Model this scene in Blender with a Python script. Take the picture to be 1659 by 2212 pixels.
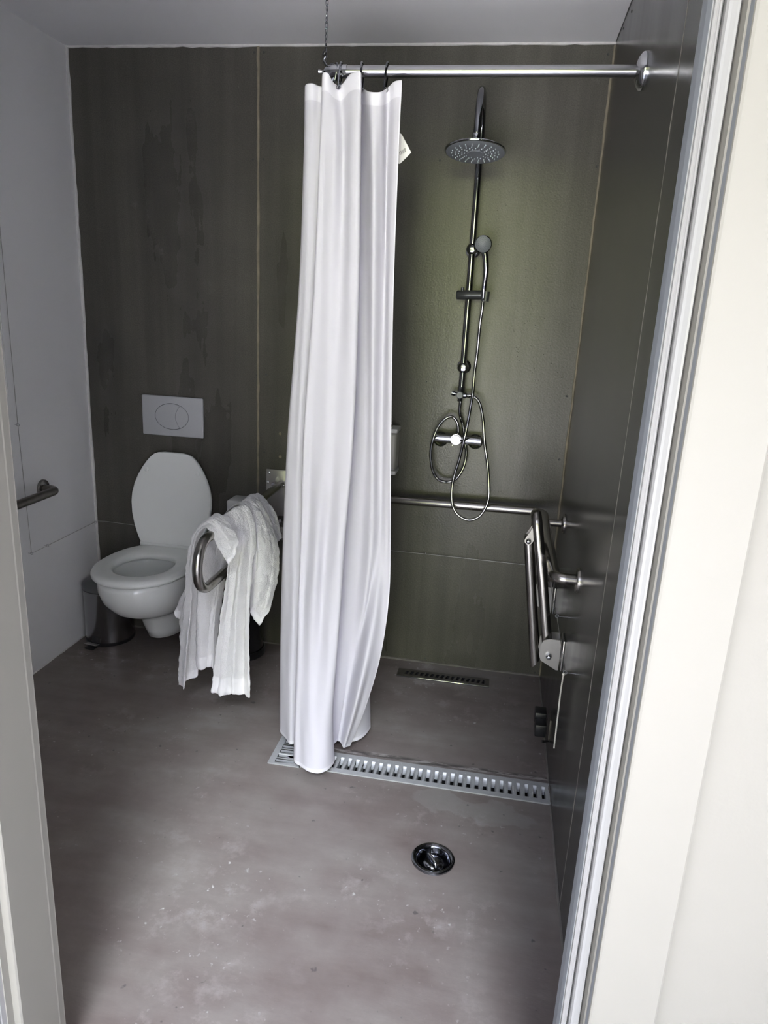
import bpy, bmesh, math, random
from mathutils import Vector, Matrix

# ------------------------------------------------------------------ scene
scn = bpy.context.scene
for o in list(bpy.data.objects):
    bpy.data.objects.remove(o, do_unlink=True)
COL = scn.collection
PI = math.pi

# camera
cam_d = bpy.data.cameras.new('camera')
cam_d.sensor_fit = 'VERTICAL'
cam_d.sensor_height = 36.0
cam_d.lens = 36.0 * 1532.4 / 2212.0
cam_d.clip_start = 0.02
cam = bpy.data.objects.new('camera', cam_d)
COL.objects.link(cam)
R_ = Vector((0.98462416, 0.16775932, 0.04870394))
U_ = Vector((-0.09158366, 0.2583258, 0.96170693))
F_ = Vector((-0.14875382, 0.95138036, -0.26971784))
cam.matrix_world = Matrix(((R_.x, U_.x, -F_.x, 0.0), (R_.y, U_.y, -F_.y, 0.0), (R_.z, U_.z, -F_.z, 1.4545), (0, 0, 0, 1)))
scn.camera = cam

# exposure / colour management
scn.view_settings.view_transform = 'Standard'
scn.view_settings.look = 'None'
scn.view_settings.gamma = 1.0
scn.view_settings.use_curve_mapping = False
scn.view_settings.exposure = 0.97
scn.cycles.use_denoising = True
scn.cycles.max_bounces = 12
scn.cycles.diffuse_bounces = 8
scn.cycles.sample_clamp_indirect = 6.0
scn.cycles.caustics_reflective = False
scn.cycles.caustics_refractive = False

# world: pale sky with a bright patch added behind the photographer, trees near the horizon
W = bpy.data.worlds.new('World')
scn.world = W
W.use_nodes = True
nt = W.node_tree
nt.nodes.clear()
def N(tree, t, **kw):
    n = tree.nodes.new(t)
    for k, v in kw.items():
        setattr(n, k, v)
    return n
def L(tree, a, b): tree.links.new(a, b)
tc = N(nt, 'ShaderNodeTexCoord')
sep = N(nt, 'ShaderNodeSeparateXYZ'); L(nt, tc.outputs['Generated'], sep.inputs[0])
def wmath(op, a, b=None, clamp=False):
    n = N(nt, 'ShaderNodeMath', operation=op); n.use_clamp = clamp
    for i, v in enumerate((a, b)):
        if v is None: continue
        if isinstance(v, (int, float)): n.inputs[i].default_value = v
        else: L(nt, v, n.inputs[i])
    return n.outputs[0]
ns = N(nt, 'ShaderNodeTexNoise'); ns.inputs['Scale'].default_value = 5.0; ns.inputs['Detail'].default_value = 4
L(nt, tc.outputs['Generated'], ns.inputs['Vector'])
rz = N(nt, 'ShaderNodeValToRGB'); e = rz.color_ramp.elements
zz = wmath('ADD', sep.outputs['Z'], wmath('MULTIPLY', wmath('SUBTRACT', ns.outputs['Fac'], 0.5), 0.14))
L(nt, wmath('ADD', wmath('MULTIPLY', zz, 0.5), 0.5), rz.inputs['Fac'])
e[0].position = 0.0; e[0].color = (0.30, 0.28, 0.24, 1)
e[1].position = 1.0; e[1].color = (0.55, 0.66, 0.90, 1)
def el(p, c):
    q = rz.color_ramp.elements.new(p); q.color = (*c, 1)
el(0.485, (0.30, 0.29, 0.22)); el(0.50, (0.85, 0.90, 0.50)); el(0.525, (1.30, 1.36, 0.78)); el(0.555, (1.10, 1.12, 0.72)); el(0.58, (0.36, 0.37, 0.27)); el(0.62, (0.46, 0.48, 0.44)); el(0.65, (0.74, 0.76, 0.92)); el(0.75, (0.70, 0.76, 1.0))
# bright patch added to the sky to throw light on the floor
cd = Vector((0.17, -0.82, 0.80)).normalized()
dot = N(nt, 'ShaderNodeVectorMath', operation='DOT_PRODUCT'); dot.inputs[1].default_value = cd
nrm = N(nt, 'ShaderNodeVectorMath', operation='NORMALIZE'); L(nt, tc.outputs['Generated'], nrm.inputs[0]); L(nt, nrm.outputs[0], dot.inputs[0])
mr = N(nt, 'ShaderNodeMapRange', interpolation_type='SMOOTHSTEP')
mr.inputs['From Min'].default_value = math.cos(math.radians(13)); mr.inputs['From Max'].default_value = math.cos(math.radians(5.5))
L(nt, dot.outputs['Value'], mr.inputs['Value'])
bg1 = N(nt, 'ShaderNodeBackground'); L(nt, rz.outputs['Color'], bg1.inputs['Color']); bg1.inputs['Strength'].default_value = 2.6
bg2 = N(nt, 'ShaderNodeBackground'); bg2.inputs['Color'].default_value = (0.86, 0.90, 1.0, 1); L(nt, wmath('MULTIPLY', mr.outputs['Result'], 30.0), bg2.inputs['Strength'])
# sunlit bushes straight behind the doorway
dot3 = N(nt, 'ShaderNodeVectorMath', operation='DOT_PRODUCT'); dot3.inputs[1].default_value = Vector((0.085, -1.0, 0.05)).normalized(); L(nt, nrm.outputs[0], dot3.inputs[0])
mr3 = N(nt, 'ShaderNodeMapRange', interpolation_type='SMOOTHSTEP')
mr3.inputs['From Min'].default_value = math.cos(math.radians(7.5)); mr3.inputs['From Max'].default_value = math.cos(math.radians(2))
L(nt, dot3.outputs['Value'], mr3.inputs['Value'])
ns3 = N(nt, 'ShaderNodeTexNoise'); ns3.inputs['Scale'].default_value = 22.0; L(nt, tc.outputs['Generated'], ns3.inputs['Vector'])
bg3 = N(nt, 'ShaderNodeBackground'); bg3.inputs['Color'].default_value = (0.78, 0.90, 0.34, 1)
L(nt, wmath('MULTIPLY', mr3.outputs['Result'], wmath('MULTIPLY', ns3.outputs['Fac'], 19.0)), bg3.inputs['Strength'])
ad0 = N(nt, 'ShaderNodeAddShader')
ad = N(nt, 'ShaderNodeAddShader'); L(nt, bg1.outputs[0], ad.inputs[0]); L(nt, bg2.outputs[0], ad.inputs[1]); L(nt, ad.outputs[0], ad0.inputs[0]); L(nt, bg3.outputs[0], ad0.inputs[1])
wo = N(nt, 'ShaderNodeOutputWorld'); L(nt, ad0.outputs[0], wo.inputs['Surface'])
# sun from behind the building: it lights the paving added outside, the doorway itself stays in the building's shade
sun_d = bpy.data.lights.new('sun', 'SUN'); sun_d.energy = 40.0; sun_d.angle = math.radians(0.6); sun_d.color = (1.0, 0.975, 0.975)
sun = bpy.data.objects.new('sun', sun_d); COL.objects.link(sun)
sun.rotation_euler = Vector((-0.08, -0.24, -0.96)).to_track_quat('-Z', 'Y').to_euler()
W.cycles.sampling_method = 'MANUAL'
W.cycles.sample_map_resolution = 1024

# ------------------------------------------------------------------ helpers
def obj(name, bm, mat=None, parent=None, smooth=True, autosmooth=40, **props):
    me = bpy.data.meshes.new(name)
    bmesh.ops.recalc_face_normals(bm, faces=bm.faces)
    bm.to_mesh(me); bm.free()
    if mat is not None:
        for m in (mat if isinstance(mat, (list, tuple)) else [mat]):
            me.materials.append(m)
    if smooth:
        me.polygons.foreach_set('use_smooth', [True] * len(me.polygons))
        if autosmooth is not None:
            try: me.set_sharp_from_angle(angle=math.radians(autosmooth))
            except Exception: pass
    o = bpy.data.objects.new(name, me)
    COL.objects.link(o)
    if parent is not None:
        o.parent = parent
    for k, v in props.items():
        o[k] = v
    return o
def thing(name, label, cat, loc=(0, 0, 0), group=None):
    o = bpy.data.objects.new(name, None)
    o.empty_display_size = 0.05
    COL.objects.link(o)
    o.location = loc
    o['label'] = label; o['category'] = cat
    if group: o['group'] = group
    return o
def settle(root):
    """parts are modelled in room coordinates: move their meshes into the thing's own frame"""
    T = Matrix.Translation(-root.location)
    for ch in root.children:
        ch.data.transform(T)
        for g in ch.children:
            g.data.transform(T)
def tag(o, label, cat, group=None):
    o['label'] = label; o['category'] = cat
    if group: o['group'] = group
    return o
def add_box(bm, c, s, bevel=0.0, seg=2, rot=None):
    b = bmesh.new()
    bmesh.ops.create_cube(b, size=1.0)
    bmesh.ops.scale(b, vec=s, verts=b.verts)
    if bevel > 0:
        bmesh.ops.bevel(b, geom=b.edges[:], offset=bevel, segments=seg, profile=0.5, affect='EDGES')
    M = Matrix.Translation(c)
    if rot is not None: M = M @ rot
    bmesh.ops.transform(b, matrix=M, verts=b.verts)
    merge(bm, b)
def merge(bm, b):
    me = bpy.data.meshes.new('tmp'); b.to_mesh(me); b.free(); bm.from_mesh(me); bpy.data.meshes.remove(me)
def box(c, s, bevel=0.0, seg=2, rot=None):
    bm = bmesh.new(); add_box(bm, c, s, bevel, seg, rot); return bm
def frame_of(t, up=None):
    t = t.normalized()
    u = Vector((0, 0, 1)) if abs(t.z) < 0.9 else Vector((1, 0, 0))
    if up is not None: u = up
    n = (u - t * u.dot(t)).normalized()
    return n, t.cross(n)
def add_tube(bm, pts, r, n=14, cap=True, radii=None, closed=False):
    pts = [Vector(p) for p in pts]
    m = len(pts)
    rings = []
    nn = None
    for i, p in enumerate(pts):
        if closed: t = pts[(i + 1) % m] - pts[i - 1]
        else: t = (pts[min(i + 1, m - 1)] - pts[max(i - 1, 0)])
        t.normalize()
        if nn is None: nn, bb = frame_of(t)
        else:
            nn = (nn - t * nn.dot(t)).normalized()
        bb = t.cross(nn)
        rr = radii[i] if radii else r
        rings.append([bm.verts.new(p + nn * (rr * math.cos(2 * PI * k / n)) + bb * (rr * math.sin(2 * PI * k / n))) for k in range(n)])
    rng = range(m) if closed else range(m - 1)
    for i in rng:
        a, b = rings[i], rings[(i + 1) % m]
        for k in range(n):
            bm.faces.new((a[k], a[(k + 1) % n], b[(k + 1) % n], b[k]))
    if cap and not closed:
        bm.faces.new(rings[0][::-1]); bm.faces.new(rings[-1])
def tube(pts, r, n=14, **k):
    bm = bmesh.new(); add_tube(bm, pts, r, n, **k); return bm
def add_lathe(bm, prof, origin=(0, 0, 0), axis=(0, 0, 1), n=40, cap=False):
    """prof: (radius, height) along axis"""
    ax = Vector(axis).normalized(); u, v = frame_of(ax)
    O = Vector(origin); rings = []
    for (r, h) in prof:
        if r < 1e-6: rings.append([bm.verts.new(O + ax * h)])
        else: rings.append([bm.verts.new(O + ax * h + u * (r * math.cos(2 * PI * k / n)) + v * (r * math.sin(2 * PI * k / n))) for k in range(n)])
    for a, b in zip(rings[:-1], rings[1:]):
        for k in range(n):
            k2 = (k + 1) % n
            if len(a) == 1 and len(b) == 1: continue
            if len(a) == 1: bm.faces.new((a[0], b[k2], b[k]))
            elif len(b) == 1: bm.faces.new((a[k], a[k2], b[0]))
            else: bm.faces.new((a[k], a[k2], b[k2], b[k]))
def lathe(prof, origin=(0, 0, 0), axis=(0, 0, 1), n=40):
    bm = bmesh.new(); add_lathe(bm, prof, origin, axis, n); return bm
def add_prism(bm, poly, dirv):
    """poly: list of 3D points, extruded by dirv"""
    d = Vector(dirv)
    a = [bm.verts.new(Vector(p)) for p in poly]; b = [bm.verts.new(Vector(p) + d) for p in poly]
    bm.faces.new(a[::-1]); bm.faces.new(b)
    n = len(a)
    for i in range(n):
        bm.faces.new((a[i], a[(i + 1) % n], b[(i + 1) % n], b[i]))
def prism(poly, dirv):
    bm = bmesh.new(); add_prism(bm, poly, dirv); return bm
def catmull(P, n):
    """resample a list of vectors through Catmull-Rom, n steps per span"""
    P = [Vector(p) for p in P]; out = []
    for i in range(len(P) - 1):
        p0 = P[i - 1] if i > 0 else P[0] * 2 - P[1]
        p1, p2 = P[i], P[i + 1]
        p3 = P[i + 2] if i + 2 < len(P) else P[-1] * 2 - P[-2]
        for k in range(n):
            t = k / n
            out.append(0.5 * ((2 * p1) + (p2 - p0) * t + (2 * p0 - 5 * p1 + 4 * p2 - p3) * t * t + (3 * p1 - p0 - 3 * p2 + p3) * t ** 3))
    out.append(P[-1]); return out
def fillet(pts, r, seg=8):
    """polyline with rounded corners"""
    P = [Vector(p) for p in pts]; out = [P[0]]
    for i in range(1, len(P) - 1):
        a = (P[i - 1] - P[i]); b = (P[i + 1] - P[i]); la, lb = a.length, b.length
        a.normalize(); b.normalize()
        ang = a.angle(b)
        d = min(r / math.tan(ang / 2), la * 0.49, lb * 0.49); rr = d * math.tan(ang / 2)
        bis = (a + b).normalized(); c = P[i] + bis * (rr / math.sin(ang / 2))
        s = P[i] + a * d - c; e_ = P[i] + b * d - c
        for k in range(seg + 1):
            th = s.angle(e_) if s.length > 1e-6 else 0; t_ = k / seg
            out.append(c + (s * math.sin((1 - t_) * th) + e_ * math.sin(t_ * th)) / math.sin(th) if th > 1e-4 else P[i])
    out.append(P[-1]); return out

# ------------------------------------------------------------------ materials
def new_mat(name):
    m = bpy.data.materials.new(name); m.use_nodes = True
    t = m.node_tree; b = t.nodes['Principled BSDF']; return m, t, b
def mat(name, col, rough=0.5, metal=0.0, spec=0.5, coat=0.0, bump=None, noise=None, aniso=0.0, sss=0.0):
    m, t, b = new_mat(name)
    b.inputs['Base Color'].default_value = (*col, 1); b.inputs['Roughness'].default_value = rough
    b.inputs['Metallic'].default_value = metal; b.inputs['Specular IOR Level'].default_value = spec
    b.inputs['Coat Weight'].default_value = coat; b.inputs['Coat Roughness'].default_value = 0.08
    tcn = N(t, 'ShaderNodeTexCoord')
    if noise:   # (scale, amount)
        nz = N(t, 'ShaderNodeTexNoise'); nz.inputs['Scale'].default_value = noise[0]; nz.inputs['Detail'].default_value = 5
        L(t, tcn.outputs['Object'], nz.inputs['Vector'])
        mx = N(t, 'ShaderNodeMixRGB', blend_type='MULTIPLY'); mx.inputs['Fac'].default_value = 1
        cr = N(t, 'ShaderNodeMapRange'); cr.inputs['To Min'].default_value = 1 - noise[1]; cr.inputs['To Max'].default_value = 1 + noise[1] * 0.3
        L(t, nz.outputs['Fac'], cr.inputs['Value']); mx.inputs['Color1'].default_value = (*col, 1); L(t, cr.outputs['Result'], mx.inputs['Color2'])
        L(t, mx.outputs['Color'], b.inputs['Base Color'])
    if bump:    # (scale, strength, distance)
        nz2 = N(t, 'ShaderNodeTexNoise'); nz2.inputs['Scale'].default_value = bump[0]; nz2.inputs['Detail'].default_value = 4
        L(t, tcn.outputs['Object'], nz2.inputs['Vector'])
        bp = N(t, 'ShaderNodeBump'); bp.inputs['Strength'].default_value = bump[1]; bp.inputs['Distance'].default_value = bump[2]
        L(t, nz2.outputs['Fac'], bp.inputs['Height']); L(t, bp.outputs['Normal'], b.inputs['Normal'])
    return m
def tmath(t, op, a, b=None, clamp=False):
    n = N(t, 'ShaderNodeMath', operation=op); n.use_clamp = clamp
    for i, v in enumerate((a, b)):
        if v is None: continue
        if isinstance(v, (int, float)): n.inputs[i].default_value = v
        else: L(t, v, n.inputs[i])
    return n.outputs[0]
def tnoise(t, vec, scale, detail=4, sx=(1, 1, 1), rough=0.5):
    mp = N(t, 'ShaderNodeMapping'); mp.inputs['Scale'].default_value = sx; L(t, vec, mp.inputs['Vector'])
    n = N(t, 'ShaderNodeTexNoise'); n.inputs['Scale'].default_value = scale; n.inputs['Detail'].default_value = detail; n.inputs['Roughness'].default_value = rough
    L(t, mp.outputs[0], n.inputs['Vector']); return n.outputs['Fac']
def ramp(t, fac, stops):
    r = N(t, 'ShaderNodeValToRGB'); e = r.color_ramp.elements
    e[0].position = stops[0][0]; e[0].color = (*stops[0][1], 1); e[1].position = stops[-1][0]; e[1].color = (*stops[-1][1], 1)
    for p, c in stops[1:-1]:
        q = e.new(p); q.color = (*c, 1)
    L(t, fac, r.inputs['Fac']); return r.outputs['Color']
def mrange(t, v, a, b, c, d):
    n = N(t, 'ShaderNodeMapRange'); n.inputs['From Min'].default_value = a; n.inputs['From Max'].default_value = b
    n.inputs['To Min'].default_value = c; n.inputs['To Max'].default_value = d; L(t, v, n.inputs['Value']); return n.outputs['Result']
def mixc(t, f, a, b, mode='MIX'):
    n = N(t, 'ShaderNodeMixRGB', blend_type=mode)
    for i, v in ((0, f), (1, a), (2, b)):
        if isinstance(v, (int, float)): n.inputs[i].default_value = v
        elif isinstance(v, tuple): n.inputs[i].default_value = (*v, 1)
        else: L(t, v, n.inputs[i])
    return n.outputs[0]

def board_material(name, base, base2, rlo, rhi, grain, drops=False, streak_axis='z', bstr=0.25, spec=0.55, stains=False):
    """dark coated wall board: blotchy olive grey, satin gloss, fine vertical grain"""
    m, t, b = new_mat(name)
    g = N(t, 'ShaderNodeTexCoord').outputs['Object']
    blot = tnoise(t, g, 1.6, 6, rough=0.6); fine = tnoise(t, g, 60, 3)
    vert = tnoise(t, g, 22, 3, (1, 1, 0.03)); vert2 = tnoise(t, g, 7, 4, (1, 1, 0.10))
    col = ramp(t, tmath(t, 'ADD', tmath(t, 'MULTIPLY', blot, 0.7), tmath(t, 'MULTIPLY', vert2, 0.3)), [(0.30, base), (0.70, base2)])
    spots = ramp(t, tnoise(t, g, 90, 2), [(0.70, (0, 0, 0)), (0.80, (1, 1, 1))])
    col = mixc(t, tmath(t, 'MULTIPLY', spots, 0.12), col, (0.35, 0.34, 0.30))
    pale = ramp(t, tnoise(t, g, 7, 8, rough=0.7), [(0.66, (0, 0, 0)), (0.78, (1, 1, 1))])
    col = mixc(t, tmath(t, 'MULTIPLY', pale, 0.18), col, (0.30, 0.29, 0.26))
    # fine grain in the coating
    gr = mrange(t, tnoise(t, g, 260, 2), 0.3, 0.7, 0.78, 1.22)
    vm = mrange(t, vert, 0.3, 0.7, 0.88, 1.12)
    col = mixc(t, 1.0, col, tmath(t, 'MULTIPLY', gr, vm), 'MULTIPLY')
    if stains:      # mould specks around the mixer
        dn = N(t, 'ShaderNodeVectorMath', operation='DISTANCE'); L(t, g, dn.inputs[0]); dn.inputs[1].default_value = (0.70, 0.0, -0.20)
        near_ = mrange(t, dn.outputs['Value'], 0.07, 0.20, 1.0, 0.0)
        sp2 = ramp(t, tnoise(t, g, 70, 5, rough=0.7), [(0.52, (0, 0, 0)), (0.60, (1, 1, 1))])
        col = mixc(t, tmath(t, 'MULTIPLY', tmath(t, 'MULTIPLY', near_, sp2), 0.7), col, (0.02, 0.022, 0.018))
    L(t, col, b.inputs['Base Color'])
    r = mrange(t, tmath(t, 'ADD', tmath(t, 'MULTIPLY', vert2, 0.6), tmath(t, 'MULTIPLY', blot, 0.4)), 0.25, 0.75, rlo, rhi)
    L(t, r, b.inputs['Roughness']); b.inputs['Specular IOR Level'].default_value = spec
    hgt = tmath(t, 'ADD', tmath(t, 'MULTIPLY', vert, grain), tmath(t, 'MULTIPLY', tnoise(t, g, 130, 3), 0.35))
    if drops:
        vo = N(t, 'ShaderNodeTexVoronoi'); vo.inputs['Scale'].default_value = 120; L(t, g, vo.inputs['Vector'])
        dr = mrange(t, vo.outputs['Distance'], 0.0, 0.25, 1.0, 0.0)
        msk = ramp(t, tnoise(t, g, 3.2, 3), [(0.52, (0, 0, 0)), (0.62, (1, 1, 1))])
        thin = ramp(t, tnoise(t, g, 35, 2), [(0.6, (0, 0, 0)), (0.66, (1, 1, 1))])
        hgt = tmath(t, 'ADD', hgt, tmath(t, 'MULTIPLY', tmath(t, 'MULTIPLY', dr, msk), tmath(t, 'MULTIPLY', thin, 1.3)))
    bp = N(t, 'ShaderNodeBump'); bp.inputs['Strength'].default_value = bstr; bp.inputs['Distance'].default_value = 0.0035
    L(t, hgt, bp.inputs['Height']); L(t, bp.outputs['Normal'], b.inputs['Normal'])
    return m

M_back = board_material('olive_wall_board', (0.058, 0.055, 0.047), (0.104, 0.099, 0.082), 0.22, 0.40, 0.34, drops=True, bstr=0.45, stains=True, spec=0.36)
M_rightw = board_material('grey_wall_board', (0.031, 0.031, 0.029), (0.046, 0.045, 0.042), 0.16, 0.28, 0.05, bstr=0.06, spec=0.30)

def floor_material():
    m, t, b = new_mat('polished_concrete')
    g = N(t, 'ShaderNodeTexCoord').outputs['Object']
    big = tnoise(t, g, 1.7, 6, rough=0.6); mid = tnoise(t, g, 6, 6, rough=0.65); sw = tnoise(t, g, 4, 5, (1, 3.5, 1), rough=0.6)
    f = tmath(t, 'ADD', tmath(t, 'MULTIPLY', big, 0.5), tmath(t, 'ADD', tmath(t, 'MULTIPLY', mid, 0.25), tmath(t, 'MULTIPLY', sw, 0.25)))
    col = ramp(t, f, [(0.36, (0.128, 0.101, 0.090)), (0.46, (0.174, 0.146, 0.132)), (0.56, (0.215, 0.192, 0.174)), (0.66, (0.285, 0.262, 0.240))])
    sp = ramp(t, tnoise(t, g, 55, 3), [(0.66, (0, 0, 0)), (0.74, (1, 1, 1))])
    area = ramp(t, tnoise(t, g, 2.6, 5), [(0.46, (0, 0, 0)), (0.66, (1, 1, 1))])
    col = mixc(t, tmath(t, 'MULTIPLY', tmath(t, 'MULTIPLY', sp, area), 0.9), col, (0.62, 0.61, 0.58))
    # grey cement smear and the ragged joint behind the channel
    sx = N(t, 'ShaderNodeSeparateXYZ'); L(t, g, sx.inputs[0])
    wob = tmath(t, 'MULTIPLY', tmath(t, 'SUBTRACT', tnoise(t, g, 9, 5), 0.5), 0.16)
    ex = tmath(t, 'DIVIDE', tmath(t, 'SUBTRACT', sx.outputs['X'], 0.03), 0.20)
    ey = tmath(t, 'DIVIDE', tmath(t, 'SUBTRACT', tmath(t, 'ADD', tmath(t, 'ADD', sx.outputs['Y'], tmath(t, 'MULTIPLY', sx.outputs['X'], 0.12)), wob), 1.885), 0.055)
    rr_ = tmath(t, 'ADD', tmath(t, 'MULTIPLY', ex, ex), tmath(t, 'MULTIPLY', ey, ey))
    col = mixc(t, tmath(t, 'MULTIPLY', mrange(t, rr_, 0.85, 1.0, 1.0, 0.0), 0.30), col, (0.30, 0.30, 0.28))
    jd = tmath(t, 'ABSOLUTE', tmath(t, 'SUBTRACT', tmath(t, 'ADD', sx.outputs['Y'], tmath(t, 'MULTIPLY', wob, 0.15)), 2.088))
    jx = mrange(t, sx.outputs['X'], -0.50, -0.46, 0.0, 1.0)
    jm = tmath(t, 'MULTIPLY', mrange(t, jd, 0.006, 0.016, 1.0, 0.0), jx)
    crk = ramp(t, tnoise(t, g, 34, 5, (0.35, 1.6, 1), rough=0.7), [(0.44, (0.03, 0.027, 0.025)), (0.52, (0.16, 0.14, 0.13)), (0.60, (0.42, 0.40, 0.37))])
    col = mixc(t, tmath(t, 'MULTIPLY', jm, 0.75), col, crk)
    cloud = ramp(t, tnoise(t, g, 11, 6, rough=0.7), [(0.52, (0, 0, 0)), (0.74, (1, 1, 1))])
    col = mixc(t, tmath(t, 'MULTIPLY', tmath(t, 'MULTIPLY', cloud, area), 0.75), col, (0.44, 0.41, 0.39))
    pit = ramp(t, tnoise(t, g, 38, 2), [(0.24, (1, 1, 1)), (0.29, (0, 0, 0))])
    col = mixc(t, tmath(t, 'MULTIPLY', pit, 0.6), col, (0.03, 0.03, 0.03))
    L(t, col, b.inputs['Base Color'])
    L(t, mrange(t, mid, 0.3, 0.7, 0.36, 0.52), b.inputs['Roughness']); b.inputs['Specular IOR Level'].default_value = 0.5
    hgt = tmath(t, 'ADD', tmath(t, 'MULTIPLY', sw, 1.2), tmath(t, 'MULTIPLY', tnoise(t, g, 90, 3), 0.15))
    bp = N(t, 'ShaderNodeBump'); bp.inputs['Strength'].default_value = 0.35; bp.inputs['Distance'].default_value = 0.004
    L(t, hgt, bp.inputs['Height']); L(t, bp.outputs['Normal'], b.inputs['Normal'])
    return m
M_floor = floor_material()
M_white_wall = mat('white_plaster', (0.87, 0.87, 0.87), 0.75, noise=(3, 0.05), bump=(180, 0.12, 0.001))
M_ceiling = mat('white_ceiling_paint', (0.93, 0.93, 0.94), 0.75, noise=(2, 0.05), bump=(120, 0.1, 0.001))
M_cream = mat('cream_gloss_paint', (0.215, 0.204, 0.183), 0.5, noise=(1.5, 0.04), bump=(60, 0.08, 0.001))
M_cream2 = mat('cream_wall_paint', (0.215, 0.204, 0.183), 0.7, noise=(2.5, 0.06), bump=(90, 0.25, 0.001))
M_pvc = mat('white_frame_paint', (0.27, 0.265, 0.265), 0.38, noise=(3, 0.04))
M_jambgrey = mat('grey_jamb_side', (0.17, 0.18, 0.20), 0.5)  # paints the jamb's shadow side bluish grey; also used on the reveal
M_gap = mat('dark_gap', (0.05, 0.05, 0.05), 0.7)
M_caulk = mat('tan_caulk', (0.27, 0.235, 0.17), 0.75, noise=(30, 0.55), bump=(150, 0.5, 0.002))
M_caulk_dark = mat('old_grey_caulk', (0.17, 0.155, 0.14), 0.7, noise=(40, 0.5), bump=(120, 0.6, 0.002))
M_whitebead = mat('white_filler', (0.70, 0.69, 0.67), 0.7, noise=(60, 0.2), bump=(150, 0.4, 0.002))
M_chrome = mat('chrome', (0.55, 0.56, 0.58), 0.07, metal=1.0)
M_darkchrome = mat('tinted_chrome', (0.24, 0.245, 0.265), 0.10, metal=1.0)
M_steel = mat('brushed_steel', (0.34, 0.325, 0.305), 0.25, metal=1.0, bump=(400, 0.04, 0.0005))
M_steelplate = mat('satin_steel_plate', (0.50, 0.49, 0.47), 0.36, metal=1.0, noise=(40, 0.1))
M_alu = mat('aluminium_rod', (0.44, 0.44, 0.45), 0.24, metal=1.0)
M_zinc = mat('galvanised_steel', (0.50, 0.515, 0.515), 0.45, metal=0.35, noise=(80, 0.15))
M_darkmetal = mat('stained_steel', (0.20, 0.185, 0.165), 0.35, metal=0.9, noise=(40, 0.5))
M_porcelain = mat('porcelain', (0.76, 0.78, 0.755), 0.12, coat=0.5)
M_seatp = mat('seat_plastic', (0.78, 0.80, 0.77), 0.28)
M_platep = mat('satin_grey_plastic', (0.42, 0.43, 0.44), 0.35)
M_black = mat('black_plastic', (0.012, 0.012, 0.013), 0.35)
M_blackgloss = mat('black_enamel', (0.010, 0.010, 0.012), 0.12)
M_greyface = mat('grey_spray_plate', (0.15, 0.16, 0.18), 0.45)
M_nozzle = mat('pale_nozzle_rubber', (0.42, 0.48, 0.52), 0.5)
M_charcoal = mat('charcoal_slider', (0.045, 0.048, 0.052), 0.32, metal=0.3)
M_whitep = mat('white_plastic', (0.62, 0.62, 0.61), 0.4)
M_cord = mat('white_cord', (0.62, 0.60, 0.54), 0.8)
M_wire = mat('fine_steel_wire', (0.45, 0.44, 0.42), 0.35, metal=0.8)
M_ink = mat('black_print', (0.02, 0.02, 0.02), 0.6)
M_paper = mat('label_paper', (0.78, 0.76, 0.74), 0.7)
M_void = mat('drain_dark', (0.02, 0.02, 0.02), 0.6)
M_bouncewall = mat('bounce_wall_white', (0.86, 0.85, 0.86), 0.8, noise=(2, 0.05), bump=(60, 0.3, 0.002))
M_ground = mat('pale_bounce_paving', (0.60, 0.59, 0.60), 0.8, noise=(3, 0.2))

def cloth_material(name, col, trans, bscale, bstr, bdist, rough=0.85, weave=False):
    m, t, b = new_mat(name)
    b.inputs['Base Color'].default_value = (*col, 1); b.inputs['Roughness'].default_value = rough
    b.inputs['Specular IOR Level'].default_value = 0.2
    if not weave: b.inputs['Sheen Weight'].default_value = 0.3
    g = N(t, 'ShaderNodeTexCoord').outputs['Object']
    h = tnoise(t, g, bscale, 3)
    h = tmath(t, 'ADD', h, tmath(t, 'MULTIPLY', tnoise(t, g, 14, 4), 2.0 if weave else 1.0))
    bp = N(t, 'ShaderNodeBump'); bp.inputs['Strength'].default_value = bstr; bp.inputs['Distance'].default_value = bdist
    L(t, h, bp.inputs['Height']); L(t, bp.outputs['Normal'], b.inputs['Normal'])
    tr = N(t, 'ShaderNodeBsdfTranslucent'); tr.inputs['Color'].default_value = (*col, 1)
    mx = N(t, 'ShaderNodeMixShader'); mx.inputs['Fac'].default_value = trans
    out = t.nodes['Material Output']
    L(t, b.outputs[0], mx.inputs[1]); L(t, tr.outputs[0], mx.inputs[2]); L(t, mx.outputs[0], out.inputs['Surface'])
    return m
M_curtain = cloth_material('white_polyester', (0.67, 0.655, 0.71), 0.26, 500, 0.12, 0.002, rough=0.5, weave=True)
M_hem = cloth_material('white_hem_band', (0.76, 0.745, 0.80), 0.10, 500, 0.12, 0.002, rough=0.6, weave=True)
M_terry = cloth_material('white_terry', (0.84, 0.83, 0.82), 0.06, 420, 0.75, 0.006)
M_terryband = cloth_material('flat_woven_band', (0.86, 0.85, 0.845), 0.06, 900, 0.15, 0.002)

# ------------------------------------------------------------------ the room
XL, XR, YB, YF, H = -1.742, 0.268, 2.80, 0.95, 2.365
def S(name, bm, m, parent=None, smooth=False, **k):
    o = obj(name, bm, m, parent, smooth=smooth)
    if parent is None: o['kind'] = 'structure'
    for a, b in k.items(): o[a] = b
    return o
floor = S('floor', box(((XL + XR) / 2, (YB + 0.82) / 2 + 0.1, -0.05), (XR - XL + 0.3, YB - 0.80 + 0.2, 0.1)), M_floor)
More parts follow.
